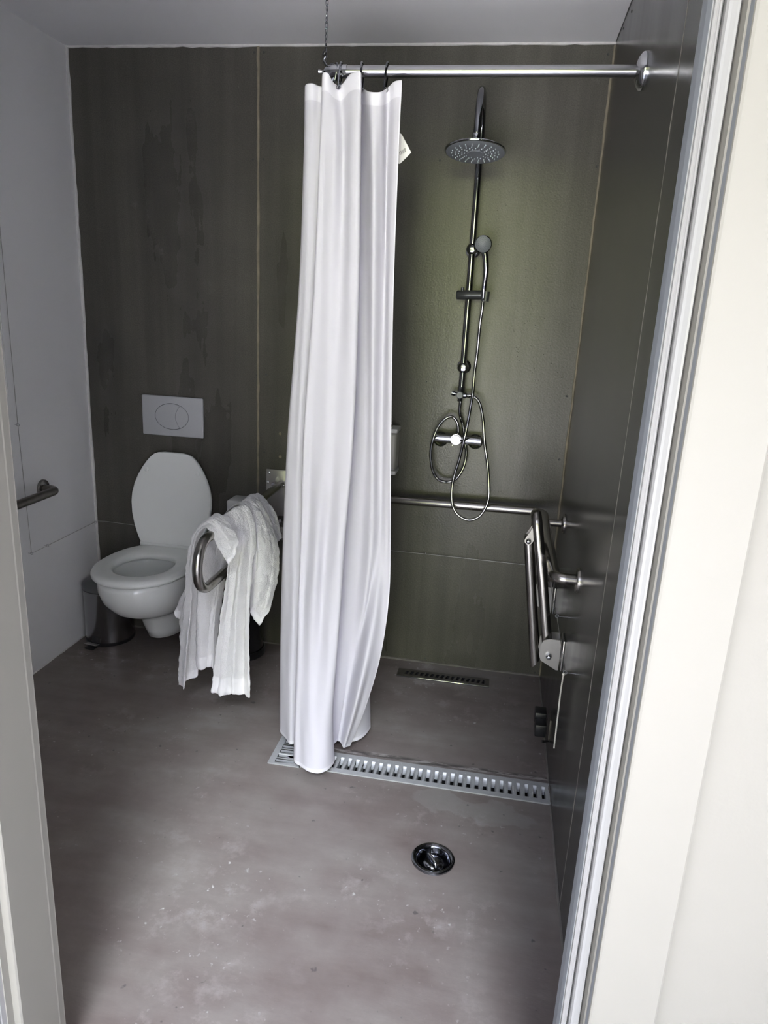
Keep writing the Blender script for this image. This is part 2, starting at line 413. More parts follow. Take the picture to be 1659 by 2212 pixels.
# cut the channel, drain and small grate recesses by building the floor from tiles around them
def floor_mesh():
    bm = bmesh.new()
    holes = [(-0.655, -0.545, 1.957, 2.80), (-0.545, 0.268, 1.960, 2.066), (-0.327, 0.057, 2.652, 2.716), (-0.131, -0.011, 1.591, 1.711)]
    xs = sorted({XL - 0.1, XR + 0.1, *[h[0] for h in holes], *[h[1] for h in holes]})
    ys = sorted({0.82, YB + 0.1, *[h[2] for h in holes], *[h[3] for h in holes]})
    vs = {}
    def v(x, y, z):
        k = (round(x, 5), round(y, 5), z)
        if k not in vs: vs[k] = bm.verts.new((x, y, z))
        return vs[k]
    inside = lambda x, y: any(h[0] < x < h[1] and h[2] < y < h[3] for h in holes)
    for i in range(len(xs) - 1):
        for j in range(len(ys) - 1):
            x0, x1, y0, y1 = xs[i], xs[i + 1], ys[j], ys[j + 1]
            z = -0.07 if inside((x0 + x1) / 2, (y0 + y1) / 2) else 0.0
            f = bm.faces.new((v(x0, y0, z), v(x1, y0, z), v(x1, y1, z), v(x0, y1, z)))
            f.material_index = 1 if z < 0 else 0
    for (x0, x1, y0, y1) in holes:
        for a, b in (((x0, y0), (x1, y0)), ((x1, y0), (x1, y1)), ((x1, y1), (x0, y1)), ((x0, y1), (x0, y0))):
            q = [bm.verts.new((a[0], a[1], 0)), bm.verts.new((b[0], b[1], 0)), bm.verts.new((b[0], b[1], -0.07)), bm.verts.new((a[0], a[1], -0.07))]
            mx_, my_ = (a[0] + b[0]) / 2, (a[1] + b[1]) / 2
            if sum(1 for h in holes if h[0] <= mx_ <= h[1] and h[2] <= my_ <= h[3]) > 1: continue
            f = bm.faces.new(q); f.material_index = 1
    # circular collar around the round drain, flush with the floor
    cx, cy, r = -0.071, 1.651, 0.056
    ring = [bm.verts.new((cx + r * math.cos(2 * PI * k / 48), cy + r * math.sin(2 * PI * k / 48), 0)) for k in range(48)]
    hh = 0.060
    def sq(k):
        a = 2 * PI * k / 48; c, s_ = math.cos(a), math.sin(a); m_ = max(abs(c), abs(s_))
        return (cx + hh * c / m_, cy + hh * s_ / m_, 0)
    outer = [bm.verts.new(sq(k)) for k in range(48)]
    for k in range(48):
        bm.faces.new((outer[k], outer[(k + 1) % 48], ring[(k + 1) % 48], ring[k]))
    for f in bm.faces:
        if f.calc_center_median().z > -0.001 and f.normal.z < 0: f.normal_flip()
    me = bpy.data.meshes.new('floor'); bm.to_mesh(me); bm.free()
    me.materials.append(M_floor); me.materials.append(M_void)
    return me
floor.data = floor_mesh()

TH = 0.10
wl = S('wall_left', box((XL - TH / 2, (YB + YF) / 2 + 0.05, H / 2), (TH, YB - YF + 0.1, H)), M_white_wall)
wb = S('wall_back', box(((XL + XR) / 2, YB + TH / 2, H / 2), (XR - XL + 0.2, TH, H)), M_back)
wr = S('wall_right', box((XR + TH / 2, (YB + YF) / 2 + 0.05, H / 2), (TH, YB - YF + 0.1, H)), M_rightw)
S('ceiling', box(((XL + XR) / 2, (YB + YF) / 2, H + 0.05), (XR - XL + 0.2, YB - YF + 0.3, 0.1)), M_ceiling)
# front wall with the doorway
DXL, DXR, DH = -0.722, 0.184, 2.12
fw = bmesh.new()
for (x0, x1, z0, z1) in ((-4.2, DXL - 0.012, 0, 3.2), (DXR + 0.022, 1.35, 0, 3.2), (DXL - 0.012, DXR + 0.022, DH + 0.02, 3.2)):
    add_box(fw, ((x0 + x1) / 2, 0.9075, (z0 + z1) / 2), (x1 - x0, 0.085, z1 - z0))
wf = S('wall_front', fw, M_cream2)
ln_ = bmesh.new()
for (x0, x1, z0, z1) in ((XL, DXL - 0.012, 0, H), (DXR + 0.022, XR, 0, H), (DXL - 0.012, DXR + 0.022, DH + 0.02, H)):
    add_box(ln_, ((x0 + x1) / 2, 0.9515, (z0 + z1) / 2), (x1 - x0, 0.003, z1 - z0))
obj('inner_plaster', ln_, M_white_wall, wf, smooth=False)
# unseen outdoors, made up to shape the daylight at the door
S('bounce_paving', box((-0.85, -3.1, -0.06), (4.1, 8.0, 0.1)), M_ground)  # unseen paving added; its sunlit top bounces light indoors
S('dark_side_fill', box((-7.9, -3.1, -0.06), (10.0, 8.0, 0.1)), mat('dark_side_green', (0.06, 0.075, 0.035), 0.9, noise=(6, 0.4)))  # dark planting added beside the paving, cuts light on the door frame
S('light_block', box((-3.3, -3.4, 1.15), (0.7, 6.8, 2.3)), mat('dark_block_green', (0.05, 0.065, 0.03), 0.9, noise=(20, 0.5), bump=(25, 0.8, 0.03)))  # unseen dark block added to keep side light off the frame
S('dark_far_fill', box((-2.0, -17.1, -0.06), (60, 20.0, 0.1)), mat('dark_far_green', (0.10, 0.12, 0.06), 0.9, noise=(6, 0.4)))  # dark far grass added so the back wall mirrors less glare
S('shade_roof', box((-1.4, 0.24, 2.60), (5.6, 1.32, 0.14)), M_cream2)  # unseen roof added to shade the door frame from high sky
S('bounce_wall', box((1.35, -2.6, 1.6), (0.4, 6.9, 3.2)), M_bouncewall)  # unseen white wall added: hides sky on the right, bounces light indoors

# thin caulk beads and cover strips on the boards
def strip(name, pts, w, d, m, seedv=1, wob=0.0008):
    random.seed(seedv)
    P = [Vector(p) for p in pts]; a, b = P[0], P[-1]
    n = 60; path = []; rad = []
    for i in range(n + 1):
        p = a.lerp(b, i / n); p = p + Vector([random.uniform(-wob, wob) for _ in range(3)])
        path.append(p); rad.append(w * random.uniform(0.75, 1.2))
    o = S(name, tube(path, w, 8, radii=rad), m, smooth=True); return o
strip('trim_1', [(-0.983, YB, 0.0), (-0.983, YB, H)], 0.0052, 0.004, M_caulk, 1, 0.0012)
strip('trim_2', [(XR - 0.001, YB - 0.001, 0.0), (XR - 0.001, YB - 0.001, H - 0.01)], 0.0058, 0.004, M_caulk, 2, 0.0014)
strip('trim_3', [(XR, 1.5597, 0.0), (XR, 1.5597, H)], 0.0010, 0.004, M_caulk_dark, 3, 0.0004)
strip('trim_4', [(XL + 0.004, YB - 0.001, 0.0), (XL + 0.004, YB - 0.001, H)], 0.0065, 0.004, M_whitebead, 4)
strip('trim_5', [(XL, YB - 0.001, H - 0.001), (XR, YB - 0.001, H - 0.001)], 0.0060, 0.004, M_whitebead, 5)
strip('trim_6', [(XL, YB, 0.0), (XR, YB, 0.0)], 0.0065, 0.004, M_caulk_dark, 6, 0.0015)
strip('trim_7', [(XR, 0.97, 0.0), (XR, YB, 0.0)], 0.0050, 0.004, M_caulk_dark, 7, 0.0015)
strip('trim_8', [(XL, 0.97, 0.0), (XL, YB, 0.0)], 0.0040, 0.004, M_whitebead, 8)
strip('trim_9', [(XL, 2.30, 1.10), (XL, 2.30, H)], 0.0014, 0.004, M_whitebead, 9, 0.0003)
strip('trim_10', [(XR, YB - 0.001, H), (XR, 0.97, H)], 0.0022, 0.004, M_gap, 10, 0.0003)
# screws that hold the boards: parts of the wall
for (x, z) in [(-0.999, 2.341), (-0.963, 2.341), (-1.005, 1.986), (-0.963, 1.988), (-0.988, 1.186), (-0.949, 1.192), (-0.956, 0.871),
               (-0.299, 1.994), (-0.296, 1.205), (0.244, 1.184), (0.243, 0.938), (0.253, 1.984), (0.247, 2.33), (-1.733, 1.932),
               (-1.731, 1.18), (-0.225, 0.02), (0.245, 0.016)]:
    obj('board_screw', lathe([(0.0042, 0.0008), (0.0038, 0.0018), (0.0015, 0.0012), (0.0, 0.0009)], (x, YB, z), (0, -1, 0), 12), M_gap, wb)
for (x, y, z) in [(XR, 2.45, 2.33), (XR, 2.62, 2.345), (XR, 2.60, 2.03)]:
    obj('board_screw', lathe([(0.0040, 0.0006), (0.0036, 0.0014), (0.0, 0.0009)], (x, y, z), (-1, 0, 0), 12), M_gap, wr)
# two old filler plugs beside the seam
for q in [(-0.888, 2.800, 0.954), (-0.887, 2.800, 0.857)]:
    obj('filler_plug', lathe([(0.0065, 0.0002), (0.0055, 0.0012), (0.0, 0.0014)], (q[0], YB, q[2]), (0, -1, 0), 14), M_caulk, wb)
obj('hairline_joint', box((-0.912, YB - 0.0005, 0.93), (0.0012, 0.001, 0.27)), M_gap, wb, smooth=False)

# ---------------------------------------------------------------- door frame (plan profiles extruded upwards)
def vprofile(name, plan, m, z0=0.0, z1=DH, parent=None):
    return S(name, prism([(x, y, z0) for x, y in plan], (0, 0, z1 - z0)), m, parent)
# right jamb
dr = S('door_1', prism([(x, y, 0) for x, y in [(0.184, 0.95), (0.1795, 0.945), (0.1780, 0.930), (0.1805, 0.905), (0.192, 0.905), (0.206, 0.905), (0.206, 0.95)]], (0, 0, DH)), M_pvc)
vprofile('jamb_shadow_side', [(0.1778, 0.946), (0.1772, 0.940), (0.1776, 0.918), (0.1800, 0.9055), (0.1806, 0.9052), (0.1795, 0.93)], M_jambgrey, parent=dr)  # grey strip, shade of the jamb's inner edge put into the colour
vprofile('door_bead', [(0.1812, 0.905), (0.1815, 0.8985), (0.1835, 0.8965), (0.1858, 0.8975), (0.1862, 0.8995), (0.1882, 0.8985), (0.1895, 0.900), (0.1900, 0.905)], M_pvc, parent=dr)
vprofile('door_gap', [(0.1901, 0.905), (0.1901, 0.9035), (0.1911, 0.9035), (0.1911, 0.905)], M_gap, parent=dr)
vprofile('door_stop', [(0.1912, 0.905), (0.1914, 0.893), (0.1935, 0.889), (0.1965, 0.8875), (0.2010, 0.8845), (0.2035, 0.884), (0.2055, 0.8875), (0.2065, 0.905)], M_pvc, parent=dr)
vprofile('door_reveal', [(0.2065, 0.905), (0.2068, 0.8870), (0.2082, 0.8860), (0.2085, 0.8500), (0.212, 0.850), (0.212, 0.905)], M_jambgrey, parent=dr)
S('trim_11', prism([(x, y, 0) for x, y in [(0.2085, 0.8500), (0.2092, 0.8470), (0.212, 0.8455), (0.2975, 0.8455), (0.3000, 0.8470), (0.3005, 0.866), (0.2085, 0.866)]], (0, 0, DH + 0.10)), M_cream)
# left jamb
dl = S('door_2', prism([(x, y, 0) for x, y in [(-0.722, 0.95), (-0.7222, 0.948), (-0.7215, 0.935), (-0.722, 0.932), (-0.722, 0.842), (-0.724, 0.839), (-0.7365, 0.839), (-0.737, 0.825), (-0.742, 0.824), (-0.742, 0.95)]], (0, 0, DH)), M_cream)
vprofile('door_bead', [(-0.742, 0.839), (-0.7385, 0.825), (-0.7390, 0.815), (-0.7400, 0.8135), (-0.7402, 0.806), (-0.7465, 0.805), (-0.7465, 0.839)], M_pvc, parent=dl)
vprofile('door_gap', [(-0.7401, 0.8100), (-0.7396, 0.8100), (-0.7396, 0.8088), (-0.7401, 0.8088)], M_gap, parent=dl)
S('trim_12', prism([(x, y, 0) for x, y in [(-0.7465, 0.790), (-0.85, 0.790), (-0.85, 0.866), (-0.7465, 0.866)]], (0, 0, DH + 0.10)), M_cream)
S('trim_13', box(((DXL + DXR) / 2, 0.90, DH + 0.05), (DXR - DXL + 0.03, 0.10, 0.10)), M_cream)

# ---------------------------------------------------------------- channel grates
def channel_grate(name, x0, x1, y0, y1, along, pitch, parent):
    """plate with slots across 'along'; each slot half open, half a pressed ramp"""
    bm = bmesh.new(); T = 0.0
    L0, L1 = (x0, x1) if along == 'x' else (y0, y1)
    C0, C1 = (y0, y1) if along == 'x' else (x0, x1)
    def P(l, c, z): return (l, c, z) if along == 'x' else (c, l, z)
    wid = C1 - C0
    n = max(1, round((L1 - L0 - 0.012) / pitch)); pitch_ = (L1 - L0 - 0.012) / n
    def quad(l0, l1, c0, c1, za, zb=None, zc=None, zd=None):
        zb = za if zb is None else zb; zc = za if zc is None else zc; zd = za if zd is None else zd
        bm.faces.new([bm.verts.new(P(l0, c0, za)), bm.verts.new(P(l1, c0, zb)), bm.verts.new(P(l1, c1, zc)), bm.verts.new(P(l0, c1, zd))])
    sw = pitch_ * 0.44; cs0, cs1 = C0 + wid * 0.20, C0 + wid * 0.80; cm = C0 + wid * 0.69
    zt = 0.0035
    quad(L0, L1, C0, cs0, zt); quad(L0, L1, cs1, C1, zt)
    quad(L0, L0 + 0.006, cs0, cs1, zt); quad(L1 - 0.006, L1, cs0, cs1, zt)
    for (l0, l1, c0, c1) in ((L0, L1, C0, C0), (L0, L1, C1, C1), (L0, L0, C0, C1), (L1, L1, C0, C1)):
        if c0 == c1: bm.faces.new([bm.verts.new(P(l0, c0, zt)), bm.verts.new(P(l1, c0, zt)), bm.verts.new(P(l1, c0, -0.02)), bm.verts.new(P(l0, c0, -0.02))])
        else: bm.faces.new([bm.verts.new(P(l0, c0, zt)), bm.verts.new(P(l0, c1, zt)), bm.verts.new(P(l0, c1, -0.02)), bm.verts.new(P(l0, c0, -0.02))])
    for i in range(n):
        a = L0 + 0.006 + i * pitch_; s0 = a + (pitch_ - sw) / 2; s1 = s0 + sw
        # bridges either side, slightly crowned
        quad(a, s0, cs0, cs1, zt); quad(s1, a + pitch_, cs0, cs1, zt)
        # slot walls
        for (l, ) in ((s0,), (s1,)):
            bm.faces.new([bm.verts.new(P(l, cs0, zt)), bm.verts.new(P(l, cm, zt)), bm.verts.new(P(l, cm, -0.024)), bm.verts.new(P(l, cs0, -0.024))])
        # pressed ramp at the far end (bulging scoop)
        for k in range(5):
            c_a = cm + (cs1 - cm) * k / 5; c_b = cm + (cs1 - cm) * (k + 1) / 5
            f = lambda c: -0.024 * (1 - (c - cm) / (cs1 - cm)) ** 1.6 + zt
            quad(s0, s1, c_a, c_b, f(c_a), f(c_a), f(c_b), f(c_b))
            for l in (s0, s1):
                bm.faces.new([bm.verts.new(P(l, c_a, zt)), bm.verts.new(P(l, c_b, zt)), bm.verts.new(P(l, c_b, f(c_b))), bm.verts.new(P(l, c_a, f(c_a)))])
        # anti slip pimples on the bridges
        for c in (C0 + wid * 0.10, C0 + wid * 0.36, C0 + wid * 0.62, C0 + wid * 0.90):
            add_lathe(bm, [(0.0016, 0.0), (0.0011, 0.0009), (0.0, 0.0012)], P(a, c, zt), (0, 0, 1), 6)
    bmesh.ops.remove_doubles(bm, verts=bm.verts, dist=0.00005)
    return obj(name, bm, M_zinc, parent, autosmooth=30)
cg = thing('channel_grate', 'long galvanised slotted drain grate across the shower floor edge up to right wall', 'drain grate', (-0.14, 2.013, 0))
channel_grate('slotted_plate', -0.543, 0.266, 1.961, 2.065, 'x', 0.0262, cg)
settle(cg)
cg2 = thing('channel_grate', 'galvanised slotted drain grate turning towards the back wall below the white curtain', 'drain grate', (-0.60, 2.37, 0))
channel_grate('slotted_plate', -0.654, -0.5465, 1.958, 2.795, 'y', 0.0262, cg2)
settle(cg2)

# small stainless shower drain
sd = thing('shower_drain', 'narrow perforated stainless drain strip near the back wall of the shower', 'drain', (-0.135, 2.684, 0))
bm = bmesh.new()
x0, x1, y0, y1 = -0.3265, 0.0565, 2.6525, 2.7155
zt = 0.004; n = 16; m0 = 0.02; pit = (x1 - x0 - 2 * m0) / n
def q4(a, b, c, d): bm.faces.new([bm.verts.new(p) for p in (a, b, c, d)])
ya, yb_ = y0 + 0.018, y1 - 0.018
q4((x0, y0, zt), (x1, y0, zt), (x1, ya, zt), (x0, ya, zt)); q4((x0, yb_, zt), (x1, yb_, zt), (x1, y1, zt), (x0, y1, zt))
q4((x0, ya, zt), (x0 + m0, ya, zt), (x0 + m0, yb_, zt), (x0, yb_, zt)); q4((x1 - m0, ya, zt), (x1, ya, zt), (x1, yb_, zt), (x1 - m0, yb_, zt))
for i in range(n):
    a = x0 + m0 + i * pit; s = a + pit * 0.45; sk = 0.006
    q4((a, ya, zt), (s, ya, zt), (s + sk, yb_, zt), (a + (sk if i else 0), yb_, zt))
    q4((s, ya, zt), (s + sk, yb_, zt), (s + sk, yb_, zt - 0.01), (s, ya, zt - 0.01))
obj('perforated_cover', bm, M_darkmetal, sd, smooth=False)
obj('front_flange', box(((x0 + x1) / 2, y0 - 0.004, 0.0035), (x1 - x0, 0.007, 0.005), 0.001), M_chrome, sd, label='bright chrome front edge')
settle(sd)

# round floor drain
fd = thing('floor_drain', 'round chrome floor drain with a sunken bowl in the concrete', 'drain', (-0.071, 1.651, 0))
O = (-0.071, 1.651, 0)
obj('rim', lathe([(0.0605, -0.001), (0.0600, 0.004), (0.0570, 0.0062), (0.0530, 0.0062), (0.0500, 0.0035), (0.0470, 0.0030), (0.0455, 0.001), (0.0440, -0.004), (0.0430, -0.010)], O, n=64), M_darkchrome, fd)
obj('bowl', lathe([(0.0445, -0.002), (0.0400, -0.018), (0.0300, -0.030), (0.0150, -0.036), (0.0, -0.037)], O, n=56), M_darkchrome, fd)
cap_ = obj('strainer_cap', lathe([(0.0300, -0.034), (0.0310, -0.020), (0.0285, -0.013), (0.0180, -0.009), (0.0, -0.008)], (-0.068, 1.653, 0), n=48), M_darkchrome, fd)
obj('pull_handle', tube(catmull([(-0.086, 1.676, -0.010), (-0.084, 1.668, 0.000), (-0.074, 1.653, 0.003), (-0.064, 1.638, 0.000), (-0.060, 1.631, -0.010)], 6), 0.0045, 10), M_chrome, cap_)
obj('pull_handle', tube(catmull([(-0.090, 1.640, -0.014), (-0.078, 1.626, -0.006), (-0.064, 1.624, -0.006), (-0.052, 1.634, -0.014)], 6), 0.0025, 8), M_chrome, cap_)
settle(fd)

# ---------------------------------------------------------------- toilet
TX = -1.345
toilet = thing('toilet', 'white wall-hung toilet with its lid raised against the dark wall', 'toilet', (TX, 2.79, 0))
def egg(hw, yf, yb, n=56, sq=2.3, wide=0.50):
    """closed plan outline: round front at yf, squarer back at yb"""
    out = []; ym = yf + (yb - yf) * wide
    for k in range(n):
        a = 2 * PI * k / n; c, s_ = math.cos(a), math.sin(a)
        if s_ < 0: x = hw * c; y = ym + (ym - yf) * s_
        else:
            ee = 2 / sq * 1.0
            x = hw * math.copysign(abs(c) ** (ee * 0.9), c); y = ym + (yb - ym) * abs(s_) ** ee
        out.append((x, y))
    return out
def loft(bm, rings, capa=True, capb=True):
    R = [[bm.verts.new(p) for p in r] for r in rings]
    n = len(R[0])
    for a, b in zip(R[:-1], R[1:]):
        for k in range(n): bm.faces.new((a[k], a[(k + 1) % n], b[(k + 1) % n], b[k]))
    if capa: bm.faces.new(R[0][::-1])
    if capb: bm.faces.new(R[-1])
bm = bmesh.new(); rings = []
def er(hw, yf, yb, z, sq=2.3, wide=0.5): return [(TX + x, y, z) for x, y in egg(hw, yf, yb, sq=sq, wide=wide)]
for (z, hw, yf, yb, sq) in [(0.085, 0.060, 2.570, 2.76, 3), (0.082 + 0.01, 0.076, 2.545, 2.785, 3), (0.13, 0.085, 2.53, 2.795, 3), (0.19, 0.096, 2.50, 2.797, 3), (0.215, 0.102, 2.475, 2.797, 3),
                        (0.228, 0.112, 2.440, 2.797, 2.8), (0.245, 0.135, 2.390, 2.797, 2.6), (0.275, 0.156, 2.335, 2.797, 2.6), (0.32, 0.174, 2.292, 2.797, 2.6), (0.365, 0.182, 2.272, 2.797, 2.6),
                        (0.395, 0.182, 2.270, 2.797, 2.6), (0.412, 0.180, 2.272, 2.797, 2.6), (0.416, 0.172, 2.280, 2.79, 2.6),
                        (0.416, 0.130, 2.320, 2.64, 2.2), (0.405, 0.122, 2.330, 2.63, 2.2), (0.36, 0.125, 2.335, 2.64, 2.2), (0.29, 0.108, 2.36, 2.62, 2.2), (0.24, 0.075, 2.42, 2.60, 2.2), (0.215, 0.03, 2.48, 2.56, 2)]:
    rings.append(er(hw, yf, yb, z, sq))
loft(bm, rings)
bowl = obj('bowl', bm, M_porcelain, toilet, autosmooth=60)
obj('water', lathe([(0.0, 0.262), (0.088, 0.262)], (TX, 2.50, 0), n=40), mat('bowl_water', (0.10, 0.105, 0.10), 0.05), bowl)
# seat ring
bm = bmesh.new(); rings = []
def sr(hw, yf, yb, z): return er(hw, yf, yb, z, 2.5, 0.46)
for args in [(0.178, 2.272, 2.715, 0.419), (0.187, 2.260, 2.722, 0.424), (0.189, 2.258, 2.724, 0.434), (0.184, 2.264, 2.720, 0.444), (0.168, 2.282, 2.712, 0.449),
             (0.135, 2.322, 2.630, 0.447), (0.117, 2.345, 2.610, 0.441), (0.112, 2.352, 2.604, 0.432), (0.115, 2.348, 2.608, 0.420)]:
    rings.append(sr(*args))
R = [[bm.verts.new(p) for p in r] for r in rings]; n = len(R[0])
for i in range(len(R)):
    a, b = R[i], R[(i + 1) % len(R)]
    for k in range(n): bm.faces.new((a[k], a[(k + 1) % n], b[(k + 1) % n], b[k]))
seat = obj('seat', bm, M_seatp, toilet, autosmooth=70)
for x in (TX - 0.12, TX + 0.125):
    obj('buffer', box((x, 2.34 if x > TX else 2.35, 0.4175), (0.022, 0.012, 0.006), 0.002), M_seatp, seat)
# lid: panel in the (x, t) plane leaning on the wall
lid_b, lid_t = Vector((TX, 2.705, 0.452)), Vector((TX, 2.768, 0.845))
prof = [(0.0, 0.128), (0.03, 0.136), (0.10, 0.149), (0.2, 0.164), (0.32, 0.176), (0.44, 0.181), (0.54, 0.179), (0.64, 0.170), (0.74, 0.154), (0.82, 0.136), (0.89, 0.117), (0.94, 0.101), (0.97, 0.086), (0.99, 0.066), (1.0, 0.04)]
ax_ = (lid_t - lid_b); nrm_ = Vector((0, -ax_.z, ax_.y)).normalized()
def lid_ring(inset, off):
    L_ = []
    for t_, w_ in prof: L_.append((w_ - inset, t_))
    pts = [(w, t_) for w, t_ in L_] + [(-w, t_) for w, t_ in reversed(L_)]
    return [lid_b + ax_ * (min(max(t_, inset / 0.39), 1 - inset / 0.39)) + Vector((w, 0, 0)) + nrm_ * off for w, t_ in pts]
bm = bmesh.new(); loft(bm, [lid_ring(0.006, -0.012), lid_ring(0.0, -0.006), lid_ring(0.0, 0.004), lid_ring(0.004, 0.008), lid_ring(0.009, 0.0065), lid_ring(0.016, 0.0045)])
lid = obj('lid', bm, M_seatp, toilet, autosmooth=50)
for q in (-0.115, 0.115):
    c = lid_b + ax_ * 0.795 + Vector((q, 0, 0)) + nrm_ * 0.0045
    obj('buffer', lathe([(0.0095, 0.0), (0.009, 0.005), (0.006, 0.0065), (0.0, 0.007)], c, nrm_, 16), M_seatp, lid)
obj('hinge', tube([(TX - 0.13, 2.700, 0.450), (TX + 0.13, 2.700, 0.450)], 0.009, 12), M_seatp, toilet)
settle(toilet)

# flush plate
fp = thing('flush_plate', 'grey rectangular dual flush plate with oval button on the dark wall above toilet', 'flush plate', (-1.355, YB, 0.993))
obj('plate', box((-1.355, YB - 0.006, 0.993), (0.272, 0.012, 0.168), 0.005, 3), M_platep, fp)
def ell_piece(name, side):
    cx, cz, a, b = -1.357, 0.993, 0.0745, 0.0545
    pts = []
    n_ = 40
    t0 = math.radians(60); t1 = math.radians(-62)
    E = lambda t: Vector((cx + a * math.cos(t), 0, cz + b * math.sin(t)))
    A, B = E(t0), E(t1)
    arc = [A.lerp(B, k / 12) + Vector((-0.020 * math.sin(PI * k / 12), 0, 0)) for k in range(13)]
    if side == 'small': outer = [E(t1 + (t0 - t1) * k / 20) for k in range(21)]; poly = arc + outer[1:-1]
    else: outer = [E(t1 - (2 * PI - (t0 - t1)) * k / n_) for k in range(n_ + 1)]; poly = arc + outer[1:-1]
    c = sum(poly, Vector()) / len(poly)
    sh = lambda s_, off: [Vector((c.x + (p.x - c.x) * s_, YB - off, c.z + (p.z - c.z) * s_)) for p in poly]
    bm = bmesh.new(); loft(bm, [sh(0.985, 0.010), sh(0.985, 0.0128), sh(0.965, 0.0136)], True, True)
    return obj(name, bm, M_platep, fp, autosmooth=30)
ell_piece('large_button', 'large'); ell_piece('small_button', 'small')
bm = bmesh.new()
er_ = [(-1.357 + 0.0755 * math.cos(2 * PI * k / 48), YB - 0.0122, 0.993 + 0.0555 * math.sin(2 * PI * k / 48)) for k in range(48)]
bm.faces.new([bm.verts.new(p) for p in er_]); obj('button_gap', bm, M_gap, fp, smooth=False)
settle(fp)

# ---------------------------------------------------------------- bins
pb = thing('pedal_bin', 'brushed steel pedal bin with domed grey lid beside the toilet in left corner', 'bin', (-1.628, 2.677, 0))
c = (-1.628, 2.677, 0)
obj('base', lathe([(0.0, 0.0), (0.102, 0.0), (0.105, 0.006), (0.105, 0.014), (0.101, 0.016)], c, n=56), M_black, pb)
obj('body', lathe([(0.1015, 0.012), (0.1020, 0.018), (0.1035, 0.236), (0.1045, 0.238), (0.1045, 0.244), (0.098, 0.246)], c, n=64), mat('bin_steel', (0.30, 0.30, 0.31), 0.17, metal=1.0), pb)
ld_ = obj('lid', lathe([(0.101, 0.246), (0.1055, 0.249), (0.1055, 0.260), (0.1020, 0.266), (0.085, 0.278), (0.055, 0.287), (0.025, 0.290), (0.0, 0.2905)], c, n=64), mat('bin_lid_grey', (0.13, 0.135, 0.14), 0.33, metal=0.7), pb)
obj('lid_seam', lathe([(0.1048, 0.2455), (0.1052, 0.2475), (0.1044, 0.2495)], c, n=64), M_black, pb)
pd = Vector((math.cos(math.radians(-98)), math.sin(math.radians(-98)), 0)); pc = Vector(c) + pd * 0.102
rotp = Matrix.Rotation(math.radians(-8), 4, 'Z')
obj('pedal_slot', box(pc + Vector((0.003, 0.001, 0.030)), (0.036, 0.006, 0.030), 0.002, rot=rotp), M_black, pb)
ped = obj('pedal', box(pc + Vector((-0.008, -0.012, 0.014)), (0.058, 0.030, 0.004), 0.0015, rot=rotp @ Matrix.Rotation(math.radians(-14), 4, 'X')), M_steelplate, pb)
obj('pedal_pad', box(pc + Vector((-0.004, -0.028, 0.005)), (0.044, 0.030, 0.006), 0.002, rot=rotp), M_black, ped)
settle(pb)

bb = thing('waste_bin', 'black cylindrical waste bin half hidden behind the towels near the back wall', 'bin', (-1.015, 2.692, 0))
c = (-1.015, 2.692, 0)
obj('base', lathe([(0.0, 0.0), (0.096, 0.0), (0.0985, 0.005), (0.0975, 0.026), (0.092, 0.030)], c, n=56), M_black, bb)
obj('body', lathe([(0.088, 0.026), (0.089, 0.035), (0.090, 0.25), (0.091, 0.252)], c, n=56), M_blackgloss, bb)
obj('lid', lathe([(0.091, 0.252), (0.092, 0.258), (0.088, 0.268), (0.06, 0.280), (0.0, 0.284)], c, n=56), M_blackgloss, bb)
settle(bb)

# ---------------------------------------------------------------- toilet paper dispenser & soap dispenser
tp = thing('paper_dispenser', 'small white paper dispenser on the wall behind the towels and rail', 'dispenser', (-1.03, YB, 0.60))
obj('housing', box((-1.030, YB - 0.052, 0.615), (0.110, 0.103, 0.125), 0.010, 3), M_whitep, tp)
obj('flap', box((-1.030, YB - 0.106, 0.60), (0.098, 0.006, 0.085), 0.003), M_whitep, tp)
settle(tp)
so = thing('soap_dispenser', 'pale soap dispenser on the back wall half behind the white curtain', 'dispenser', (-0.43, YB, 0.95))
obj('tank', box((-0.432, YB - 0.048, 0.932), (0.088, 0.095, 0.150), 0.010, 3), mat('translucent_tank', (0.42, 0.41, 0.38), 0.3), so)
obj('lid', box((-0.432, YB - 0.050, 1.016), (0.094, 0.100, 0.018), 0.005), M_whitep, so)
obj('lock', box((-0.440, YB - 0.050, 1.030), (0.05, 0.05, 0.012), 0.004), M_black, so)
obj('base', box((-0.432, YB - 0.050, 0.850), (0.094, 0.100, 0.018), 0.005), M_whitep, so)
settle(so)

# ---------------------------------------------------------------- hinged support rail by the toilet
AX = -0.875
ar = thing('support_rail', 'steel U-shaped fold-up support rail with the towels hanging over it', 'support rail', (AX, YB, 0.66))
pl = obj('wall_plate', box((-0.892, YB - 0.003, 0.652), (0.106, 0.006, 0.300), 0.002), M_steelplate, ar)
for x, z in [(-0.932, 0.787), (-0.853, 0.787), (-0.938, 0.745), (-0.932, 0.52), (-0.853, 0.52)]:
    obj('screw', lathe([(0.0062, 0.0), (0.0058, 0.002), (0.003, 0.0035), (0.0, 0.0036)], (x, YB - 0.006, z), (0, -1, 0), 14), M_chrome, pl)
for sx in (-0.022, 0.022):
    obj('hinge_ear', prism([(AX + sx - 0.0015, YB - 0.006, 0.775), (AX + sx - 0.0015, YB - 0.035, 0.768), (AX + sx - 0.0015, YB - 0.045, 0.745), (AX + sx - 0.0015, YB - 0.035, 0.722), (AX + sx - 0.0015, YB - 0.006, 0.715)], (0.003, 0, 0)), M_steelplate, ar, smooth=False)
bt = obj('hinge_bolt', tube([(AX - 0.033, YB - 0.034, 0.745), (AX + 0.033, YB - 0.034, 0.745)], 0.004, 10), M_chrome, ar)
